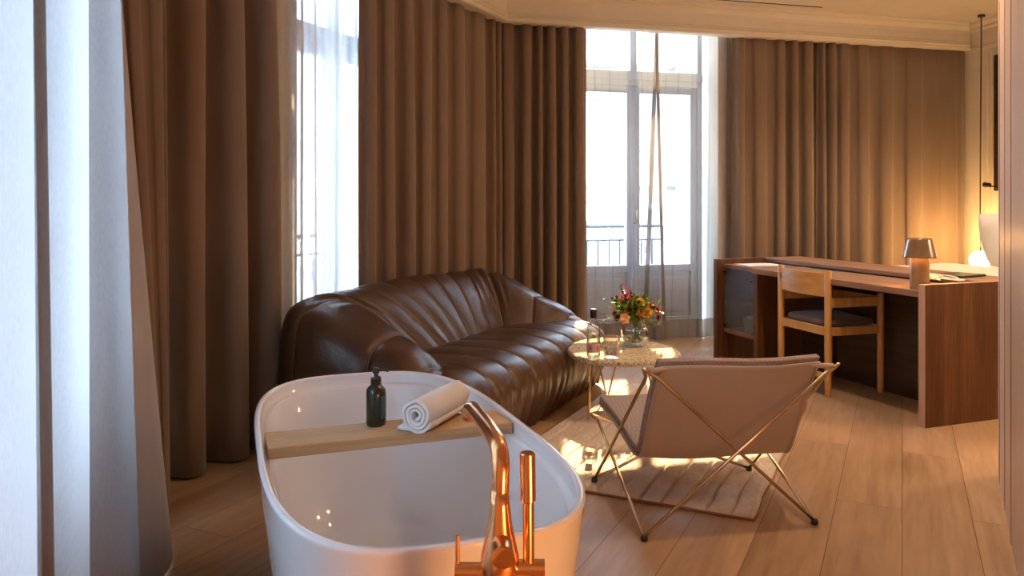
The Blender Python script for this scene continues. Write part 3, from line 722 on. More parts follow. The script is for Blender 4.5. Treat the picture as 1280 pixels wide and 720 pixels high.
# water bottle
wb = thing('water_bottle', 'clear glass water bottle with dark cap on the cream side table', 'bottle', (0.43, 4.22, HT))
MB().lathe([(0, 0.0), (0.034, 0.0), (0.0365, 0.004), (0.037, 0.02), (0.037, 0.14), (0.035, 0.158), (0.026, 0.178), (0.0165, 0.192), (0.0145, 0.20), (0.0145, 0.215)], 28, cap1=False).build('bottle_body', M['glass'], wb, smooth=True)
MB().lathe([(0, 0.006), (0.0335, 0.006), (0.0345, 0.02), (0.0345, 0.125), (0.0, 0.125)], 24).build('water', M['water'], wb, smooth=True)
MB().lathe([(0.0160, 0.205), (0.0172, 0.207), (0.0172, 0.236), (0.0165, 0.238), (0.0185, 0.239), (0.0185, 0.250), (0.017, 0.253), (0, 0.253)], 24).build('cap', plain('maroon black cap', (0.03, 0.012, 0.012), 0.25), wb, auto=35)
rows = [[(0.0374*math.cos(a), 0.0374*math.sin(a), z) for a in [R(-150+6*k) for k in range(21)]] for z in (0.028, 0.075)]
lb = MB().grid(rows).build('paper_label', plain('pink bottle label', (0.55, 0.30, 0.28), 0.5), wb, smooth=True); lb['label'] = 'pale pink printed band'
for a0 in (-120, -62):
    rows = [[(0.0379*math.cos(a), 0.0379*math.sin(a), 0.041+0.022*f) for a in [R(a0-9+3*k) for k in range(7)]] for f in (0, 1)]
    MB().grid(rows).build('label_mark', plain('red mark', (0.42, 0.09, 0.06), 0.5), lb, smooth=True)
# cut tumbler
tb = thing('tumbler', 'cut crystal tumbler beside the water bottle on the cream table', 'glass', (0.524, 4.205, HT))
rows = []
for (r, z) in [(0.036, 0.0), (0.040, 0.003)]+[(0.040+0.006*k/14, 0.006+0.104*k/14) for k in range(15)]+[(0.0445, 0.111), (0.042, 0.108), (0.039, 0.05), (0.036, 0.016), (0.0, 0.014)]:
    row = []
    for j in range(72):
        a = 2*PI*j/72; w_ = 0
        if 0.006 < z < 0.09 and r > 0.0395: w_ = 0.0030*(abs(math.sin(6*a+z*60))+abs(math.sin(6*a-z*60)))-0.003
        row.append(((r+w_)*math.cos(a), (r+w_)*math.sin(a), z))
    rows.append(row)
mb = MB().grid(rows, cu=True, cap0=True); mb.build('cut_body', glassy('crystal', (0.97, 0.95, 0.93), 0.22, 0.06), tb, smooth=False)
MB().lathe([(0.0, 0.015), (0.0362, 0.017), (0.0385, 0.045), (0, 0.045)], 24).build('water', M['water'], tb, smooth=True)
# vase and bouquet
vs = thing('vase', 'round clear glass bowl vase half full of water on the cream table', 'vase', (0.70, 4.54, HT))
MB().lathe([(0, 0), (0.035, 0.0), (0.055, 0.012), (0.075, 0.04), (0.082, 0.068), (0.078, 0.098), (0.066, 0.122), (0.060, 0.130), (0.062, 0.134)], 40, cap1=False).build('bowl', M['glass'], vs, smooth=True)
MB().lathe([(0, 0.004), (0.034, 0.004), (0.053, 0.015), (0.072, 0.042), (0.0785, 0.070), (0.0765, 0.084), (0, 0.084)], 36).build('water', M['water'], vs, smooth=True)
bq = thing('bouquet', 'mixed bouquet of red, yellow and orange flowers standing in the glass bowl vase', 'flowers', (0.70, 4.54, HT))
rnd = random.Random(5)
leafm = [plain('leaf green', (0.10, 0.22, 0.03), 0.5, var=0.3), plain('leaf lime', (0.30, 0.38, 0.05), 0.5, var=0.3), plain('leaf dark', (0.02, 0.055, 0.018), 0.45, var=0.3)]
flm = {'yellow': plain('yellow petals', (0.85, 0.46, 0.05), 0.6, var=0.2), 'orange': plain('orange petals', (0.90, 0.36, 0.06), 0.6, var=0.2), 'peach': plain('peach petals', (0.88, 0.50, 0.22), 0.6, var=0.1), 'red': plain('red petals', (0.48, 0.02, 0.02), 0.6, var=0.2), 'pink': plain('crimson pink petals', (0.62, 0.06, 0.16), 0.6, var=0.3), 'maroon': plain('maroon buds', (0.16, 0.02, 0.03), 0.6, var=0.3)}
def petal(mb, c, d, up, L, Wd, curl):
    d = d.normalized(); s_ = d.cross(up).normalized(); n_ = s_.cross(d)
    rows = []
    for k in range(5):
        f = k/4; wd = Wd*math.sin(PI*min(0.98, 0.12+0.80*f))
        q = c+d*(L*f)+n_*(curl*L*f*f)
        rows.append([q-s_*wd*0.5+n_*wd*0.12, q, q+s_*wd*0.5+n_*wd*0.12])
    mb.grid(rows)
def bloom(c, ax, r, mat, rings=((5, 0.35, 1.0), (5, 0.75, 0.9), (6, 1.2, 1.0)), wfac=1.0):
    mb = MB(); c = Vector(c); ax = Vector(ax).normalized(); e1 = ax.orthogonal().normalized(); e2 = ax.cross(e1)
    for n_, tilt, rr in rings:
        for k in range(n_):
            a = 2*PI*k/n_+tilt*3+rnd.uniform(-0.2, 0.2); o = e1*math.cos(a)+e2*math.sin(a)
            d = ax*math.cos(tilt)+o*math.sin(tilt)
            petal(mb, c, d, o.cross(ax)*0.001+(-o if tilt < 1.4 else ax), r*rr, r*0.9*wfac, -0.25)
    mb.build('bloom', flm[mat], bq, smooth=True)
def leafspray(base, tip, n_, size, mat, name='leaf_spray'):
    mb = MB(); base = Vector(base); tip = Vector(tip); ax = (tip-base)
    mid = (base+tip)/2+Vector((0, 0, 0.01)); pth = smoothpath([base, mid, tip], 6); mb.tube(pth, 0.0013, 5)
    for k in range(n_):
        f = 0.35+0.65*k/max(1, n_-1); q = pth[min(len(pth)-1, int(f*(len(pth)-1)))]
        d = ax.normalized()*0.6+Vector((rnd.uniform(-1, 1), rnd.uniform(-1, 1), rnd.uniform(-0.4, 0.9)))
        petal(mb, q, d, Vector((0.1, 0.2, 1)), size*rnd.uniform(0.8, 1.2), size*0.5, -0.15)
    mb.build(name, leafm[mat], bq, smooth=True)
mb = MB()
for k in range(14):
    a = 2*PI*k/14+rnd.uniform(-0.2, 0.2)
    mb.tube(smoothpath([(0.045*math.cos(a+PI), 0.045*math.sin(a+PI), 0.016+rnd.uniform(0, .01)), (0.006*math.cos(a+PI), 0.006*math.sin(a+PI), 0.085), (0.022*math.cos(a), 0.022*math.sin(a), 0.135), (0.06*math.cos(a), 0.06*math.sin(a), 0.20)], 5), 0.0024, 6)
mb.build('stem_bundle', leafm[0], bq, smooth=True)
for k in range(110):
    a = rnd.uniform(0, 2*PI); rr = rnd.uniform(0.03, 0.135); z = 0.155+rnd.uniform(0, 0.10)+0.04*(1-rr/0.125)
    leafspray((0.02*math.cos(a), 0.02*math.sin(a), 0.13), (rr*math.cos(a), rr*math.sin(a), z), 8, 0.034, rnd.choice((0, 1, 1, 2, 0)))
leafspray((-0.03, 0, 0.18), (-0.165, 0.0, 0.215), 8, 0.026, 1); leafspray((-0.03, 0, 0.15), (-0.17, -0.02, 0.155), 8, 0.026, 1)
leafspray((-0.05, 0, 0.22), (-0.155, 0.01, 0.262), 4, 0.036, 2); leafspray((0.03, 0, 0.15), (0.135, -0.03, 0.115), 6, 0.034, 0); leafspray((0.03, 0, 0.2), (0.152, 0, 0.19), 6, 0.03, 1); leafspray((0.0, 0, 0.2), (-0.085, 0.02, 0.325), 5, 0.03, 0); leafspray((0.02, 0, 0.2), (0.06, 0.02, 0.265), 5, 0.03, 2)
bloom((-0.072, -0.085, 0.165), (-0.3, -1, 0.5), 0.033, 'peach'); bloom((0.02, -0.08, 0.195), (0.1, -1, 0.6), 0.034, 'orange'); bloom((0.055, -0.075, 0.20), (0.5, -1, 0.5), 0.033, 'yellow')
bloom((0.022, -0.03, 0.245), (0.1, -0.7, 1), 0.032, 'yellow'); bloom((-0.01, -0.02, 0.235), (-0.3, -0.7, 1), 0.026, 'yellow'); bloom((0.078, -0.04, 0.222), (0.6, -0.6, 1), 0.028, 'red'); bloom((0.112, -0.03, 0.205), (1, -0.5, 0.6), 0.026, 'red')
bloom((0.118, -0.04, 0.165), (1, -0.8, 0.2), 0.022, 'maroon'); bloom((-0.105, -0.05, 0.165), (-1, -0.7, 0.3), 0.022, 'maroon'); bloom((-0.118, -0.03, 0.185), (-1, -0.3, 0.6), 0.018, 'red'); bloom((-0.06, -0.06, 0.195), (-0.4, -1, 0.4), 0.02, 'orange')
bloom((0.095, 0.03, 0.2), (0.7, 0.6, 0.8), 0.028, 'orange'); bloom((-0.03, 0.07, 0.22), (-0.2, 0.8, 0.8), 0.03, 'yellow'); bloom((0.04, 0.09, 0.18), (0.2, 1, 0.5), 0.03, 'red')
for bx_, by_, tx_, ty_, tz_, m_ in ((-0.03, -0.01, -0.085, -0.01, 0.285, 'pink'), (-0.02, 0, -0.062, 0.0, 0.335, 'pink'), (-0.01, -0.02, -0.045, -0.03, 0.275, 'pink'), (0.0, 0, -0.03, 0.0, 0.305, 'maroon'), (-0.03, -0.02, -0.095, -0.03, 0.265, 'pink'), (0.0, -0.01, -0.012, -0.02, 0.29, 'maroon'), (-0.02, 0.01, -0.075, 0.02, 0.315, 'maroon')):
    mb = MB(); b_ = Vector((bx_, by_, 0.18)); t_ = Vector((tx_, ty_, tz_))
    for k in range(20):
        f = 0.35+0.65*k/19; q = b_.lerp(t_, f); a = k*2.4
        d = Vector((math.cos(a), math.sin(a), 0.6)); petal(mb, q, d, Vector((0, 0, 1)), 0.024*(1.25-f*0.7), 0.016*(1.25-0.6*f), 0.3)
    mb.tube([b_, t_], 0.0016, 5); mb.build('flower_spike', flm[m_], bq, smooth=True)

# ---------------------------------------------------------------- folding sling chair
A_, B_, C_, D_ = (0.463, 2.80, 0), (1.112, 2.94, 0), (0.342, 3.32, 0), (1.025, 3.46, 0)
BL, BR = Vector((0.507, 2.95, 0.563)), Vector((1.226, 3.05, 0.56)); FL, FR = Vector((0.378, 3.60, 0.221)), Vector((1.05, 3.74, 0.22))
lc = thing('lounge_chair', 'low beige sling lounge chair on crossed steel rods, seen from behind on the rug', 'chair', (0.75, 3.15, 0))
o_ = Vector((0.75, 3.15, 0)); loc = lambda p: Vector(p)-o_
ZR = {'A': 0.012, 'B': 0.012, 'C': 0.031, 'D': 0.031}
F = {k: Vector((p[0], p[1], ZR[k])) for k, p in zip('ABCD', (A_, B_, C_, D_))}
def rodloop(f0, L, f1, r=0.0065, inward=None):
    """one bent rod: foot, up to the loop that carries a sling corner, down to the other foot"""
    a, b = loc(F[f0]), loc(F[f1]); c = loc(L); inw = (loc(inward)-c).normalized() if inward is not None else Vector((0, 0, 0))
    da, db = (a-c).normalized(), (b-c).normalized(); w = 0.035
    pts = [a, c+da*0.09, c+da*0.045, c+da*0.018-inw*0.012, c-inw*0.020+Vector((0, 0, 0.006)), c+db*0.018-inw*0.012, c+db*0.045, c+db*0.09, b]
    sp = smoothpath(pts[1:-1], 5)
    MB().tube([pts[0]]+sp+[pts[-1]], r, 10).build('frame_rod', M['steel'], lc, smooth=True)
rodloop('A', FL, 'D', inward=FR); rodloop('B', FR, 'C', inward=FL); rodloop('C', BL, 'B', inward=BR); rodloop('A', BR, 'D', inward=BL)
for k in 'ABCD':
    p = loc(F[k]); mb = MB()
    zb = 0.0 if k in 'AB' else 0.019
    mb.lathe([(0.0, zb-p.z), (0.011, zb-p.z), (0.013, zb-p.z+0.005), (0.013, zb-p.z+0.012), (0.010, zb-p.z+0.02), (0, zb-p.z+0.022)], 14, p)
    mb.build('foot_cap', M['black'], lc, smooth=True)
# sling: profile from the back's top edge down to the fold and forward to the seat's front edge
def sling(nm, mat, lift, w0, w1, prof, solid, sag=0.02):
    rows = []
    for (bl, fr, tbl) in prof: pass
for _ in (0,):
    # left and right side lines (world), same parameter
    Lp = smoothpath([(0.552, 2.972, 0.572), (0.530, 3.005, 0.46), (0.512, 3.045, 0.34), (0.500, 3.085, 0.225), (0.492, 3.13, 0.190), (0.475, 3.22, 0.190), (0.440, 3.42, 0.226), (0.395, 3.68, 0.262)], 6)
    Rp = smoothpath([(1.178, 3.055, 0.571), (1.150, 3.085, 0.46), (1.125, 3.12, 0.34), (1.106, 3.15, 0.225), (1.095, 3.19, 0.190), (1.080, 3.29, 0.190), (1.060, 3.50, 0.226), (1.035, 3.80, 0.262)], 6)
def strip(i0, i1, lift, in0, in1, sag, nw=24, extend=0, corner=0):
    rows = []
    for i in range(i0, i1+1):
        a, b = Lp[i], Rp[i]
        t = (Lp[min(i+1, len(Lp)-1)]-Lp[max(i-1, 0)]).normalized(); w = (b-a).normalized(); nrm = w.cross(t).normalized()
        if nrm.dot(Vector((-0.2, 0.7, 0.7))) < 0: nrm = -nrm
        row = []
        for k in range(nw+1):
            f = k/nw; f2 = lerp(in0, 1-in1, f); q = a.lerp(b, f2)
            q = q+nrm*(lift-sag*math.sin(PI*f))+Vector((0, 0, 0.004*math.sin(f*7+i*0.4)))
            if i == i0 and extend: q = q-t*extend
            row.append(loc(q))
        rows.append(row)
    return rows
nL = len(Lp)-1
MB().grid(strip(0, nL, 0.0, 0.0, 0.0, 0.012)).build('sling', M['sling'], lc, smooth=True, solid=0.006)
# stitched hem along both side edges
for side in (0.012, 0.988):
    pts = []
    for i in range(0, nL+1):
        a, b = Lp[i], Rp[i]; t = (Lp[min(i+1, nL)]-Lp[max(i-1, 0)]).normalized(); nrm = (b-a).normalized().cross(t).normalized()
        if nrm.dot(Vector((-0.2, 0.7, 0.7))) < 0: nrm = -nrm
        pts.append(loc(a.lerp(b, side)-nrm*0.005))
    MB().tube(pts, 0.0035, 6).build('hem_seam', M['sling'], lc, smooth=True)
MB().grid(strip(0, 20, 0.026, -0.012, -0.004, 0.010, extend=0.014)).build('back_pad', M['pad'], lc, smooth=True, solid=0.028, bevel=0.006)
MB().grid(strip(23, nL, 0.022, 0.01, 0.01, 0.012)).build('seat_pad', M['pad'], lc, smooth=True, solid=0.030, bevel=0.006)
# corner pockets that slip over the rod loops
for L_, side in ((BL, 0.06), (BR, 0.94)):
    q = Lp[1].lerp(Rp[1], side); mb = MB()
    mb.tube([loc(L_)+Vector((0, 0, -0.004)), loc(L_).lerp(loc(q), 0.5), loc(q)], [0.012, 0.010, 0.004], 8); mb.build('corner_loop', M['sling'], lc, smooth=True)

# ---------------------------------------------------------------- desk
dk = thing('desk', 'long walnut desk with a raised back and a glass cabinet at its far end', 'desk', (2.147, 4.157, 0), 20)
DL = 1.90
MB().box(0.0, 0.78, 0, 0.042, 0, 0.745).build('end_panel', M['walnut_z'], dk, bevel=0.0015)
MB().box(-0.001, 0.0, 0.0, 0.042, 0, 0.745).box(0, 0.78, 0, 0.042, 0.745, 0.7455).build('edge_band', M['walnut_edge'], dk)
MB().box(0.0, 0.44, DL-0.042, DL, 0, 0.745).build('end_panel', M['walnut_z'], dk, bevel=0.0015)
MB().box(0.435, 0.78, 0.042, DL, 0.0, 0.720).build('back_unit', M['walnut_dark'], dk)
MB().box(0.430, 0.785, 0.042, DL, 0.720, 0.745).build('raised_ledge', M['walnut_y'], dk, bevel=0.002)
MB().box(0.004, 0.430, 0.042, 1.455, 0.676, 0.711).build('desktop', M['walnut_y'], dk, bevel=0.002)
MB().box(0.400, 0.4295, 1.06, 1.32, 0.7112, 0.7135).build('cable_flap', M['black'], dk)
cb = MB().box(0.062, 0.43, DL-0.40, DL-0.042, 0.678, 0.708).box(0.062, 0.43, DL-0.40, DL-0.042, 0.205, 0.235).box(0.42, 0.434, DL-0.40, DL-0.042, 0.0, 0.70).box(0.085, 0.42, DL-0.40, DL-0.042, 0.44, 0.458).build('cabinet', M['walnut_x'], dk, bevel=0.0015)
MB().box(0.055, 0.434, DL-0.445, DL-0.40, 0, 0.709).build('divider', M['walnut_z'], dk, bevel=0.0015)
MB().box(0.12, 0.13, DL-0.40, DL-0.042, 0.0, 0.205).build('lower_panel', M['walnut_z'], dk)
dr = MB().box(0.062, 0.068, DL-0.397, DL-0.045, 0.237, 0.676).build('glass_door', M['smoked'], dk); dr['label'] = 'smoked glass cabinet door'
for z in (0.26, 0.648):
    MB().box(0.055, 0.072, DL-0.075, DL-0.043, z-0.014, z+0.014).build('hinge', M['black'], dr, bevel=0.002)
MB().lathe([(0, 0), (0.008, 0), (0.008, 0.014), (0, 0.014)], 14, (0.058, DL-0.375, 0.605)).build('knob', M['black'], dr)
def dP_(x, y, z=0): 
    a = R(20); return Vector((2.147+x*math.cos(a)-y*math.sin(a), 4.157+x*math.sin(a)+y*math.cos(a), z))
# things in and on the desk
p = dP_(0.17, DL-0.27, 0.236); bk = thing('woven_basket', 'small pale woven basket behind the smoked glass cabinet door', 'basket', p, 20)
rows = [[((0.05+0.012*f)*(1+0.03*math.sin(20*a+PI*int(f*9)))*math.cos(a)*1.5, (0.05+0.012*f)*(1+0.03*math.sin(20*a+PI*int(f*9)))*math.sin(a), 0.10*f) for a in [2*PI*k/60 for k in range(60)]] for f in [k/10 for k in range(11)]]
MB().grid(rows, cu=True, cap0=True).build('basket_body', fabric('pale straw', (0.50, 0.40, 0.20), 80, 0.5), bk, smooth=True, solid=0.004)
for k in range(3):
    MB().lathe([(0, 0.02), (0.02, 0.02), (0.022, 0.05), (0.018, 0.115), (0, 0.118)], 16, (-0.045+0.045*k, 0.0, 0)).build('packet', M['paper'], bk, smooth=True)
p = dP_(0.22, DL-0.25, 0.709); bt = thing('booklet', 'white booklet lying on top of the glass cabinet', 'booklet', p, 14)
MB().box(-0.14, 0.14, -0.10, 0.10, 0, 0.006).build('pages', M['paper'], bt); MB().box(-0.142, 0.142, -0.102, 0.102, 0.006, 0.0075).build('cover', M['paper'], bt)
p = dP_(0.58, 0.30, 0.7458); fo = MB().box(-0.12, 0.12, -0.09, 0.09, 0, 0.012).build('leather_folder', plain('black leather', (0.012, 0.012, 0.013), 0.45), None, bevel=0.003)
fo.location = p; fo.rotation_euler = (0, 0, R(30)); tag(fo, 'thin black folder on the desk beside the charging cable', 'folder')
# charging cable
p = dP_(0.22, 0.12, 0.7455)
cp = []
rc = random.Random(4)
for k in range(60):
    f = k/59; a = f*2*PI*4.3
    cp.append((0.10*math.cos(a*0.5)*0.5+0.055*math.cos(a), 0.032*math.sin(a)+0.02*math.sin(a*0.37), 0.004+0.034*abs(math.sin(a*0.5+0.3))*(0.65+0.35*math.sin(f*9))))
ca = thing('charging_cable', 'tangled white charging cable on the desk beside the lamp', 'cable', (p.x+0.02, p.y+0.02, 0.7455), 0)
MB().tube(smoothpath(cp, 4), 0.0024, 8).build('cord', plain('white cable', (0.8, 0.8, 0.8), 0.4), ca, smooth=True)
MB().box(0.10, 0.135, -0.01, 0.01, 0.0, 0.010).build('connector', plain('white cable', (0.8, 0.8, 0.8), 0.4), ca, bevel=0.002)
# desk lamp
lp = dP_(0.075, 0.105, 0.711)
lm = thing('desk_lamp', 'small lit mushroom lamp with mottled tan shade on the walnut desk', 'lamp', (lp.x, lp.y, 0.712))
MB().lathe([(0, 0), (0.046, 0), (0.048, 0.003), (0.048, 0.175), (0.046, 0.18), (0, 0.18)], 36).build('base', M['ceramic'], lm, auto=40)
MB().lathe([(0.083, 0.168), (0.081, 0.172), (0.060, 0.262), (0.056, 0.270), (0, 0.272)], 40, cap0=False, cap1=False).build('lamp_shade', M['lampshade'], lm, smooth=True, solid=0.003)
b_ = MB().lathe([(0, 0.18), (0.018, 0.18), (0.03, 0.20), (0.03, 0.22), (0, 0.235)], 20).build('bulb', emit('lamp bulb', (1.0, 0.58, 0.20), 30), lm, smooth=True); b_['label'] = 'glowing warm bulb'
light('POINT', 'desk lamp glow', (lp.x, lp.y-0.0, 0.712+0.248), 8, (1.0, 0.50, 0.14), 0.035)

# ---------------------------------------------------------------- desk chair
ch = thing('desk_chair', 'honey oak armchair with brown seat pad, pushed up to the walnut desk', 'chair', (1.904, 4.82, 0), 17)
Wd, Dp = 0.46, 0.385       # local x: towards the desk, y: across the back
def post(x, y, h): MB().lathe([(0.017, 0), (0.0195, 0.01), (0.0205, 0.25), (0.0205, h-0.006), (0.018, h-0.001), (0.0, h)], 20, (x, y, 0)).build('leg', M['chair_oak'], ch, auto=40)
post(0, 0, 0.76); post(0, Wd, 0.76); post(Dp, 0, 0.612); post(Dp, Wd, 0.612)
rows = []
for k in range(21):
    f = k/20; y = lerp(0.0, Wd, f); bow = -0.035*math.sin(PI*f)+0.0
    rows.append([(bow-0.009, y, 0.60), (bow+0.009, y, 0.60), (bow+0.009, y, 0.742), (bow-0.009, y, 0.742)])
MB().grid(rows, cu=True, cap0=True, cap1=True).build('backrest', wood('honey oak rail', (0.36, 0.18, 0.055), (0.47, 0.25, 0.08), (0.56, 0.32, 0.12), 'y', 0.42), ch, bevel=0.003)
for y in (0, Wd):
    MB().box(0.0, Dp, y-0.011, y+0.011, 0.535, 0.593).build('arm_rail', M['chair_oak'], ch, bevel=0.003)
    MB().box(0.0, Dp, y-0.011, y+0.011, 0.365, 0.415).build('seat_rail', M['chair_oak'], ch, bevel=0.003)
MB().box(-0.011, 0.011, 0, Wd, 0.365, 0.415).build('seat_rail', M['chair_oak'], ch, bevel=0.003); MB().box(Dp-0.011, Dp+0.011, 0, Wd, 0.365, 0.415).build('seat_rail', M['chair_oak'], ch, bevel=0.003)
MB().box(-0.011, 0.011, 0, Wd, 0.10, 0.135).build('stretcher', M['chair_oak'], ch, bevel=0.003)
MB().box(Dp-0.011, Dp+0.011, 0, Wd, 0.535, 0.593).build('front_rail', M['chair_oak'], ch, bevel=0.003)
rows = []
for z, k in ((0.412, 0.95), (0.418, 0.99), (0.436, 1.0), (0.45, 0.97), (0.457, 0.85), (0.459, 0.4)):
    rows.append([(Dp/2+x*k, Wd/2+y*k, z+0.006*noise.noise(Vector((x*9, y*9, z)))) for x, y, _ in sup(Dp/2-0.005, Wd/2-0.012, 0, 6, 60)])
MB().grid(rows, cu=True, cap0=True, cap1=True).build('seat_cushion', M['seat_fabric'], ch, smooth=True)

# ---------------------------------------------------------------- bed corner
bed = thing('bed', 'white-made bed beyond the walnut desk', 'bed', (2.147, 4.157, 0), 20)
MB().box(0.86, 2.30, 0.30, 1.86, 0.0, 0.30).build('bed_base', M['walnut_dark'], bed, bevel=0.01)
rows = []
for i in range(41):
    row = []
    for j in range(41):
        x = lerp(0.84, 2.34, i/40); y = lerp(0.27, 1.90, j/40); e = min(x-0.84, 2.34-x, y-0.27, 1.90-y)
        row.append((x, y, 0.655-0.08*(1-sstep(-0.01, 0.07, e))+0.008*noise.noise(Vector((x*4, y*4, 0)))))
    rows.append(row)
MB().grid(rows).build('duvet', M['linen'], bed, smooth=True)
MB().box(0.85, 2.33, 0.28, 1.89, 0.30, 0.58).build('mattress', M['linen'], bed, bevel=0.03)
def pillow():
    rows = []
    for i in range(25):
        row = []
        for j in range(25):
            u, v = i/12-1, j/12-1
            row.append((u, v, (max(0, (1-abs(u)**3.2)*(1-abs(v)**3.2)))**0.5))
        rows.append(row)
    mb = MB(); mb.grid([[(0.33*u*(1-0.06*v*v), 0.23*v*(1-0.06*u*u), 0.085*w) for u, v, w in r] for r in rows]); mb.grid([[(0.33*u*(1-0.06*v*v), 0.23*v*(1-0.06*u*u), -0.085*w) for u, v, w in r] for r in rows])
    return mb
pl = pillow().build('pillow', M['linen'], None, smooth=True)
p = dP_(2.25, 1.20, 0.862); pl.location = p
pl.rotation_euler = Matrix.Rotation(R(20), 3, 'Z').to_4x4().to_euler()
pl.rotation_euler = (Matrix.Rotation(R(20), 3, 'Z') @ Matrix.Rotation(R(72), 3, 'Y') @ Matrix.Rotation(R(90), 3, 'Z')).to_euler()
tag(pl, 'white pillow propped upright at the head of the bed', 'pillow')
# pendant by the bed
pd = thing('pendant_lamp', 'glowing white globe pendant on a long black cord beside the bed', 'lamp', (4.095, 7.0, 0))
MB().lathe([(0, 0.575), (0.035, 0.58), (0.072, 0.605), (0.088, 0.645), (0.078, 0.69), (0.045, 0.722), (0.012, 0.732), (0, 0.732)], 32).build('globe', emit('pendant glass', (1.0, 0.72, 0.34), 7), pd, smooth=True)
MB().tube([(0, 0, 0.73), (0, 0, 0.77)], 0.012, 14).build('socket', M['black'], pd)
MB().tube([(0, 0, 0.77), (0.004, 0, 1.6), (0.012, 0, ZC-0.01)], 0.0055, 8).build('cord', M['black'], pd)
MB().lathe([(0.028, ZC-0.02), (0.03, ZC-0.002), (0.0, ZC-0.002)], 20, (0.012, 0, 0)).build('ceiling_rose', M['black'], pd)
light('POINT', 'pendant glow', (3.98, 6.98, 0.80), 9.0, (1.0, 0.55, 0.18), 0.08)
# framed dark board and reading lamp on the bed wall
q = [on4(0.375, 0.0), on4(0.375, 0.03), on4(1.5, 0.03), on4(1.5, 0.0)]
mb = MB(); mb.prism([(p.x, p.y) for p in q], 1.26, 2.46); tag(mb.build('wall_panel', M['walnut_dark'], None, bevel=0.003), 'dark wood panel on the cream wall above the bed', 'wall panel')
rl = thing('reading_lamp', 'small black reading lamp on the cream wall above the pillow', 'lamp', (on4(0.40, 0.03).x, on4(0.40, 0.03).y, 1.30), 0)
MB().tube([(0.0, 0, 0), (-0.05, -0.01, 0.0), (-0.075, 0.01, 0.012)], 0.006, 10).build('arm', M['black'], rl, smooth=True)
MB().tube([(-0.085, 0.03, 0.016), (-0.06, -0.02, 0.010)], [0.022, 0.018], 18).build('lamp_head', M['black'], rl, auto=35)
# panel mouldings on the bed wall
for k, t in enumerate((0.25, 0.30)):
    q = [on4(t, 0.0), on4(t, 0.010), on4(t+0.012, 0.010), on4(t+0.012, 0.0)]; mb = MB(); mb.prism([(p.x, p.y) for p in q], 0.1, 2.5); struct(mb.build('trim_%d' % (20+k), M['plaster']))

# ---------------------------------------------------------------- outside
def railing(name, on, a, b, out, label):
    rt = thing(name, label, 'railing', (0, 0, 0))
    f = MB()
    P3 = lambda t, z: (on(t, out).x, on(t, out).y, z)
    for z, r in ((0.93, 0.016), (0.80, 0.010), (0.10, 0.012)): f.tube([P3(a, z), P3(b, z)], r, 8)
    f.tube([P3(a, 0), P3(a, 0.93)], 0.016, 8).tube([P3(b, 0), P3(b, 0.93)], 0.016, 8)
    f.build('rail_frame', M['iron'], rt)
    n = int((b-a)/0.11)
    for k in range(1, n):
        t = lerp(a, b, k/n)
        MB().tube([P3(t, 0.10), P3(t, 0.80)], 0.008, 8).build('baluster', M['iron'], rt)
    for c in (lerp(a, b, 0.16), lerp(a, b, 0.84)):
        mb = MB()
        for sx in (-1, 1):
            for zc, sz in ((0.70, 1), (0.22, -1)):
                pts = []
                for k in range(26):
                    th = k/25*2.6*PI; r = 0.065*(1-k/25*0.75)
                    pts.append((sx*(0.065-r*math.cos(th)), sz*r*math.sin(th)))
                mb.tube([P3(c+x, zc+z) for x, z in pts], 0.006, 6)
            mb.tube([P3(c+sx*0.0, 0.70), P3(c+sx*0.07, 0.46), P3(c, 0.22)], 0.006, 6)
        mb.build('scroll', M['iron'], rt)
    return rt
railing('balcony_railing', on3, 0.1, 1.86, -0.95, 'wrought iron balcony railing with scrolls outside the french window')
railing('balcony_railing', on2, 0.5, 2.6, -0.95, 'wrought iron balcony railing outside the narrow window behind the sofa')
for nm, on, a, b in (('floor_balcony', on3, -0.2, 2.3), ('floor_balcony_side', on2, 0.3, 2.9)):
    q = [on(a, -0.46), on(b, -0.46), on(b, -1.1), on(a, -1.1)]; mb = MB(); mb.prism([(p.x, p.y) for p in q], -0.2, -0.01); struct(mb.build(nm, M['facade']))
mb = MB(); mb.box(-40, 40, -10, 60, -9.2, -9.0); struct(mb.build('street', M['street']))
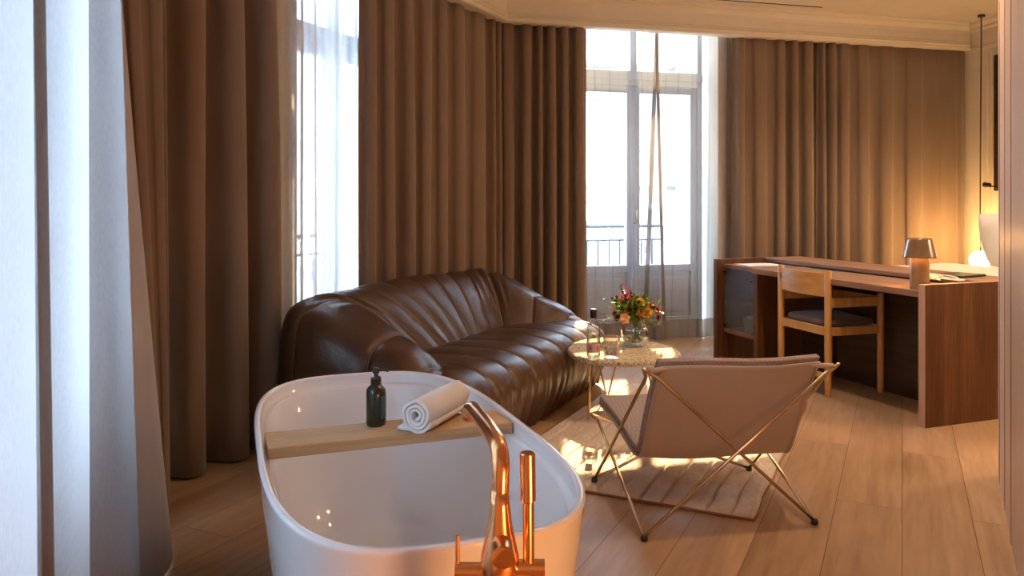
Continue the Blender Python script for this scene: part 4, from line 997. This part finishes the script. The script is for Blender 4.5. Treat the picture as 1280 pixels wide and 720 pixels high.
def facade(name, label, c, rz, w, h, d, mat, cols, rws, z0=-9):
    b = thing(name, label, 'building', (c[0], c[1], z0), rz)
    MB().box(-w/2, w/2, 0, d, 0, h).build('wall', M[mat], b)
    for i in range(cols):
        for j in range(rws):
            x = -w/2+w*(i+0.5)/cols; z = 1.2+j*3.1
            f = MB()
            f.box(x-0.75, x-0.6, -0.08, 0.0, z, z+2.2).box(x+0.6, x+0.75, -0.08, 0.0, z, z+2.2).box(x-0.85, x+0.85, -0.14, 0.0, z+2.2, z+2.42).box(x-0.04, x+0.04, -0.05, 0, z, z+2.2)
            fo = f.build('window', M['facade'], b)
            MB().box(x-0.6, x+0.6, -0.03, -0.01, z, z+2.2).build('pane', M['dark_pane'], fo)
            r = MB().box(x-1.0, x+1.0, -0.5, 0, z-0.12, z).box(x-1.0, x+1.0, -0.5, -0.47, z+0.85, z+0.9)
            for k in range(13): r.box(x-0.99+k*0.163, x-0.97+k*0.163, -0.49, -0.475, z, z+0.85)
            r.build('balcony', M['iron'], fo)
    for z in (0.6, 3.7, 6.8, 9.9, 13.0):
        if z < h: MB().box(-w/2-0.05, w/2+0.05, -0.12, 0, z, z+0.15).build('string_course', M['facade'], b)
    MB().box(-w/2-0.3, w/2+0.3, -0.5, 0.2, h-0.4, h).build('eaves', M['facade'], b)
facade('building', 'pinkish building across the street seen left through the french window', (0.2, 20, 0), 15, 7.0, 20.8, 6, 'facade_pink', 3, 6)
facade('building', 'pale stone building across the street seen right through the french window', (8.3, 22.2, 0), 15, 9.0, 20.0, 6, 'facade', 4, 6)
facade('building', 'unseen white house added across the street to dim the foreground sheer', (-12.2, -3.4, 0), 72, 17, 24, 6, 'facade', 6, 7)  # unseen house added to cut the skylight on the near sheers
facade('building', 'pale apartment house across the street behind the narrow window', (-8.5, 12.5, 0), 62, 11, 25, 6, 'facade', 5, 7)

for o in bpy.data.objects:
    if o.get('category') == 'curtain':
        o['group'] = 'sheer panels at the windows' if o.name.startswith('sheer') else 'full-length drapes around the room'
    elif o.get('category') == 'building': o['group'] = 'houses across the street'
    elif o.get('category') == 'railing': o['group'] = 'balcony railings outside the windows'
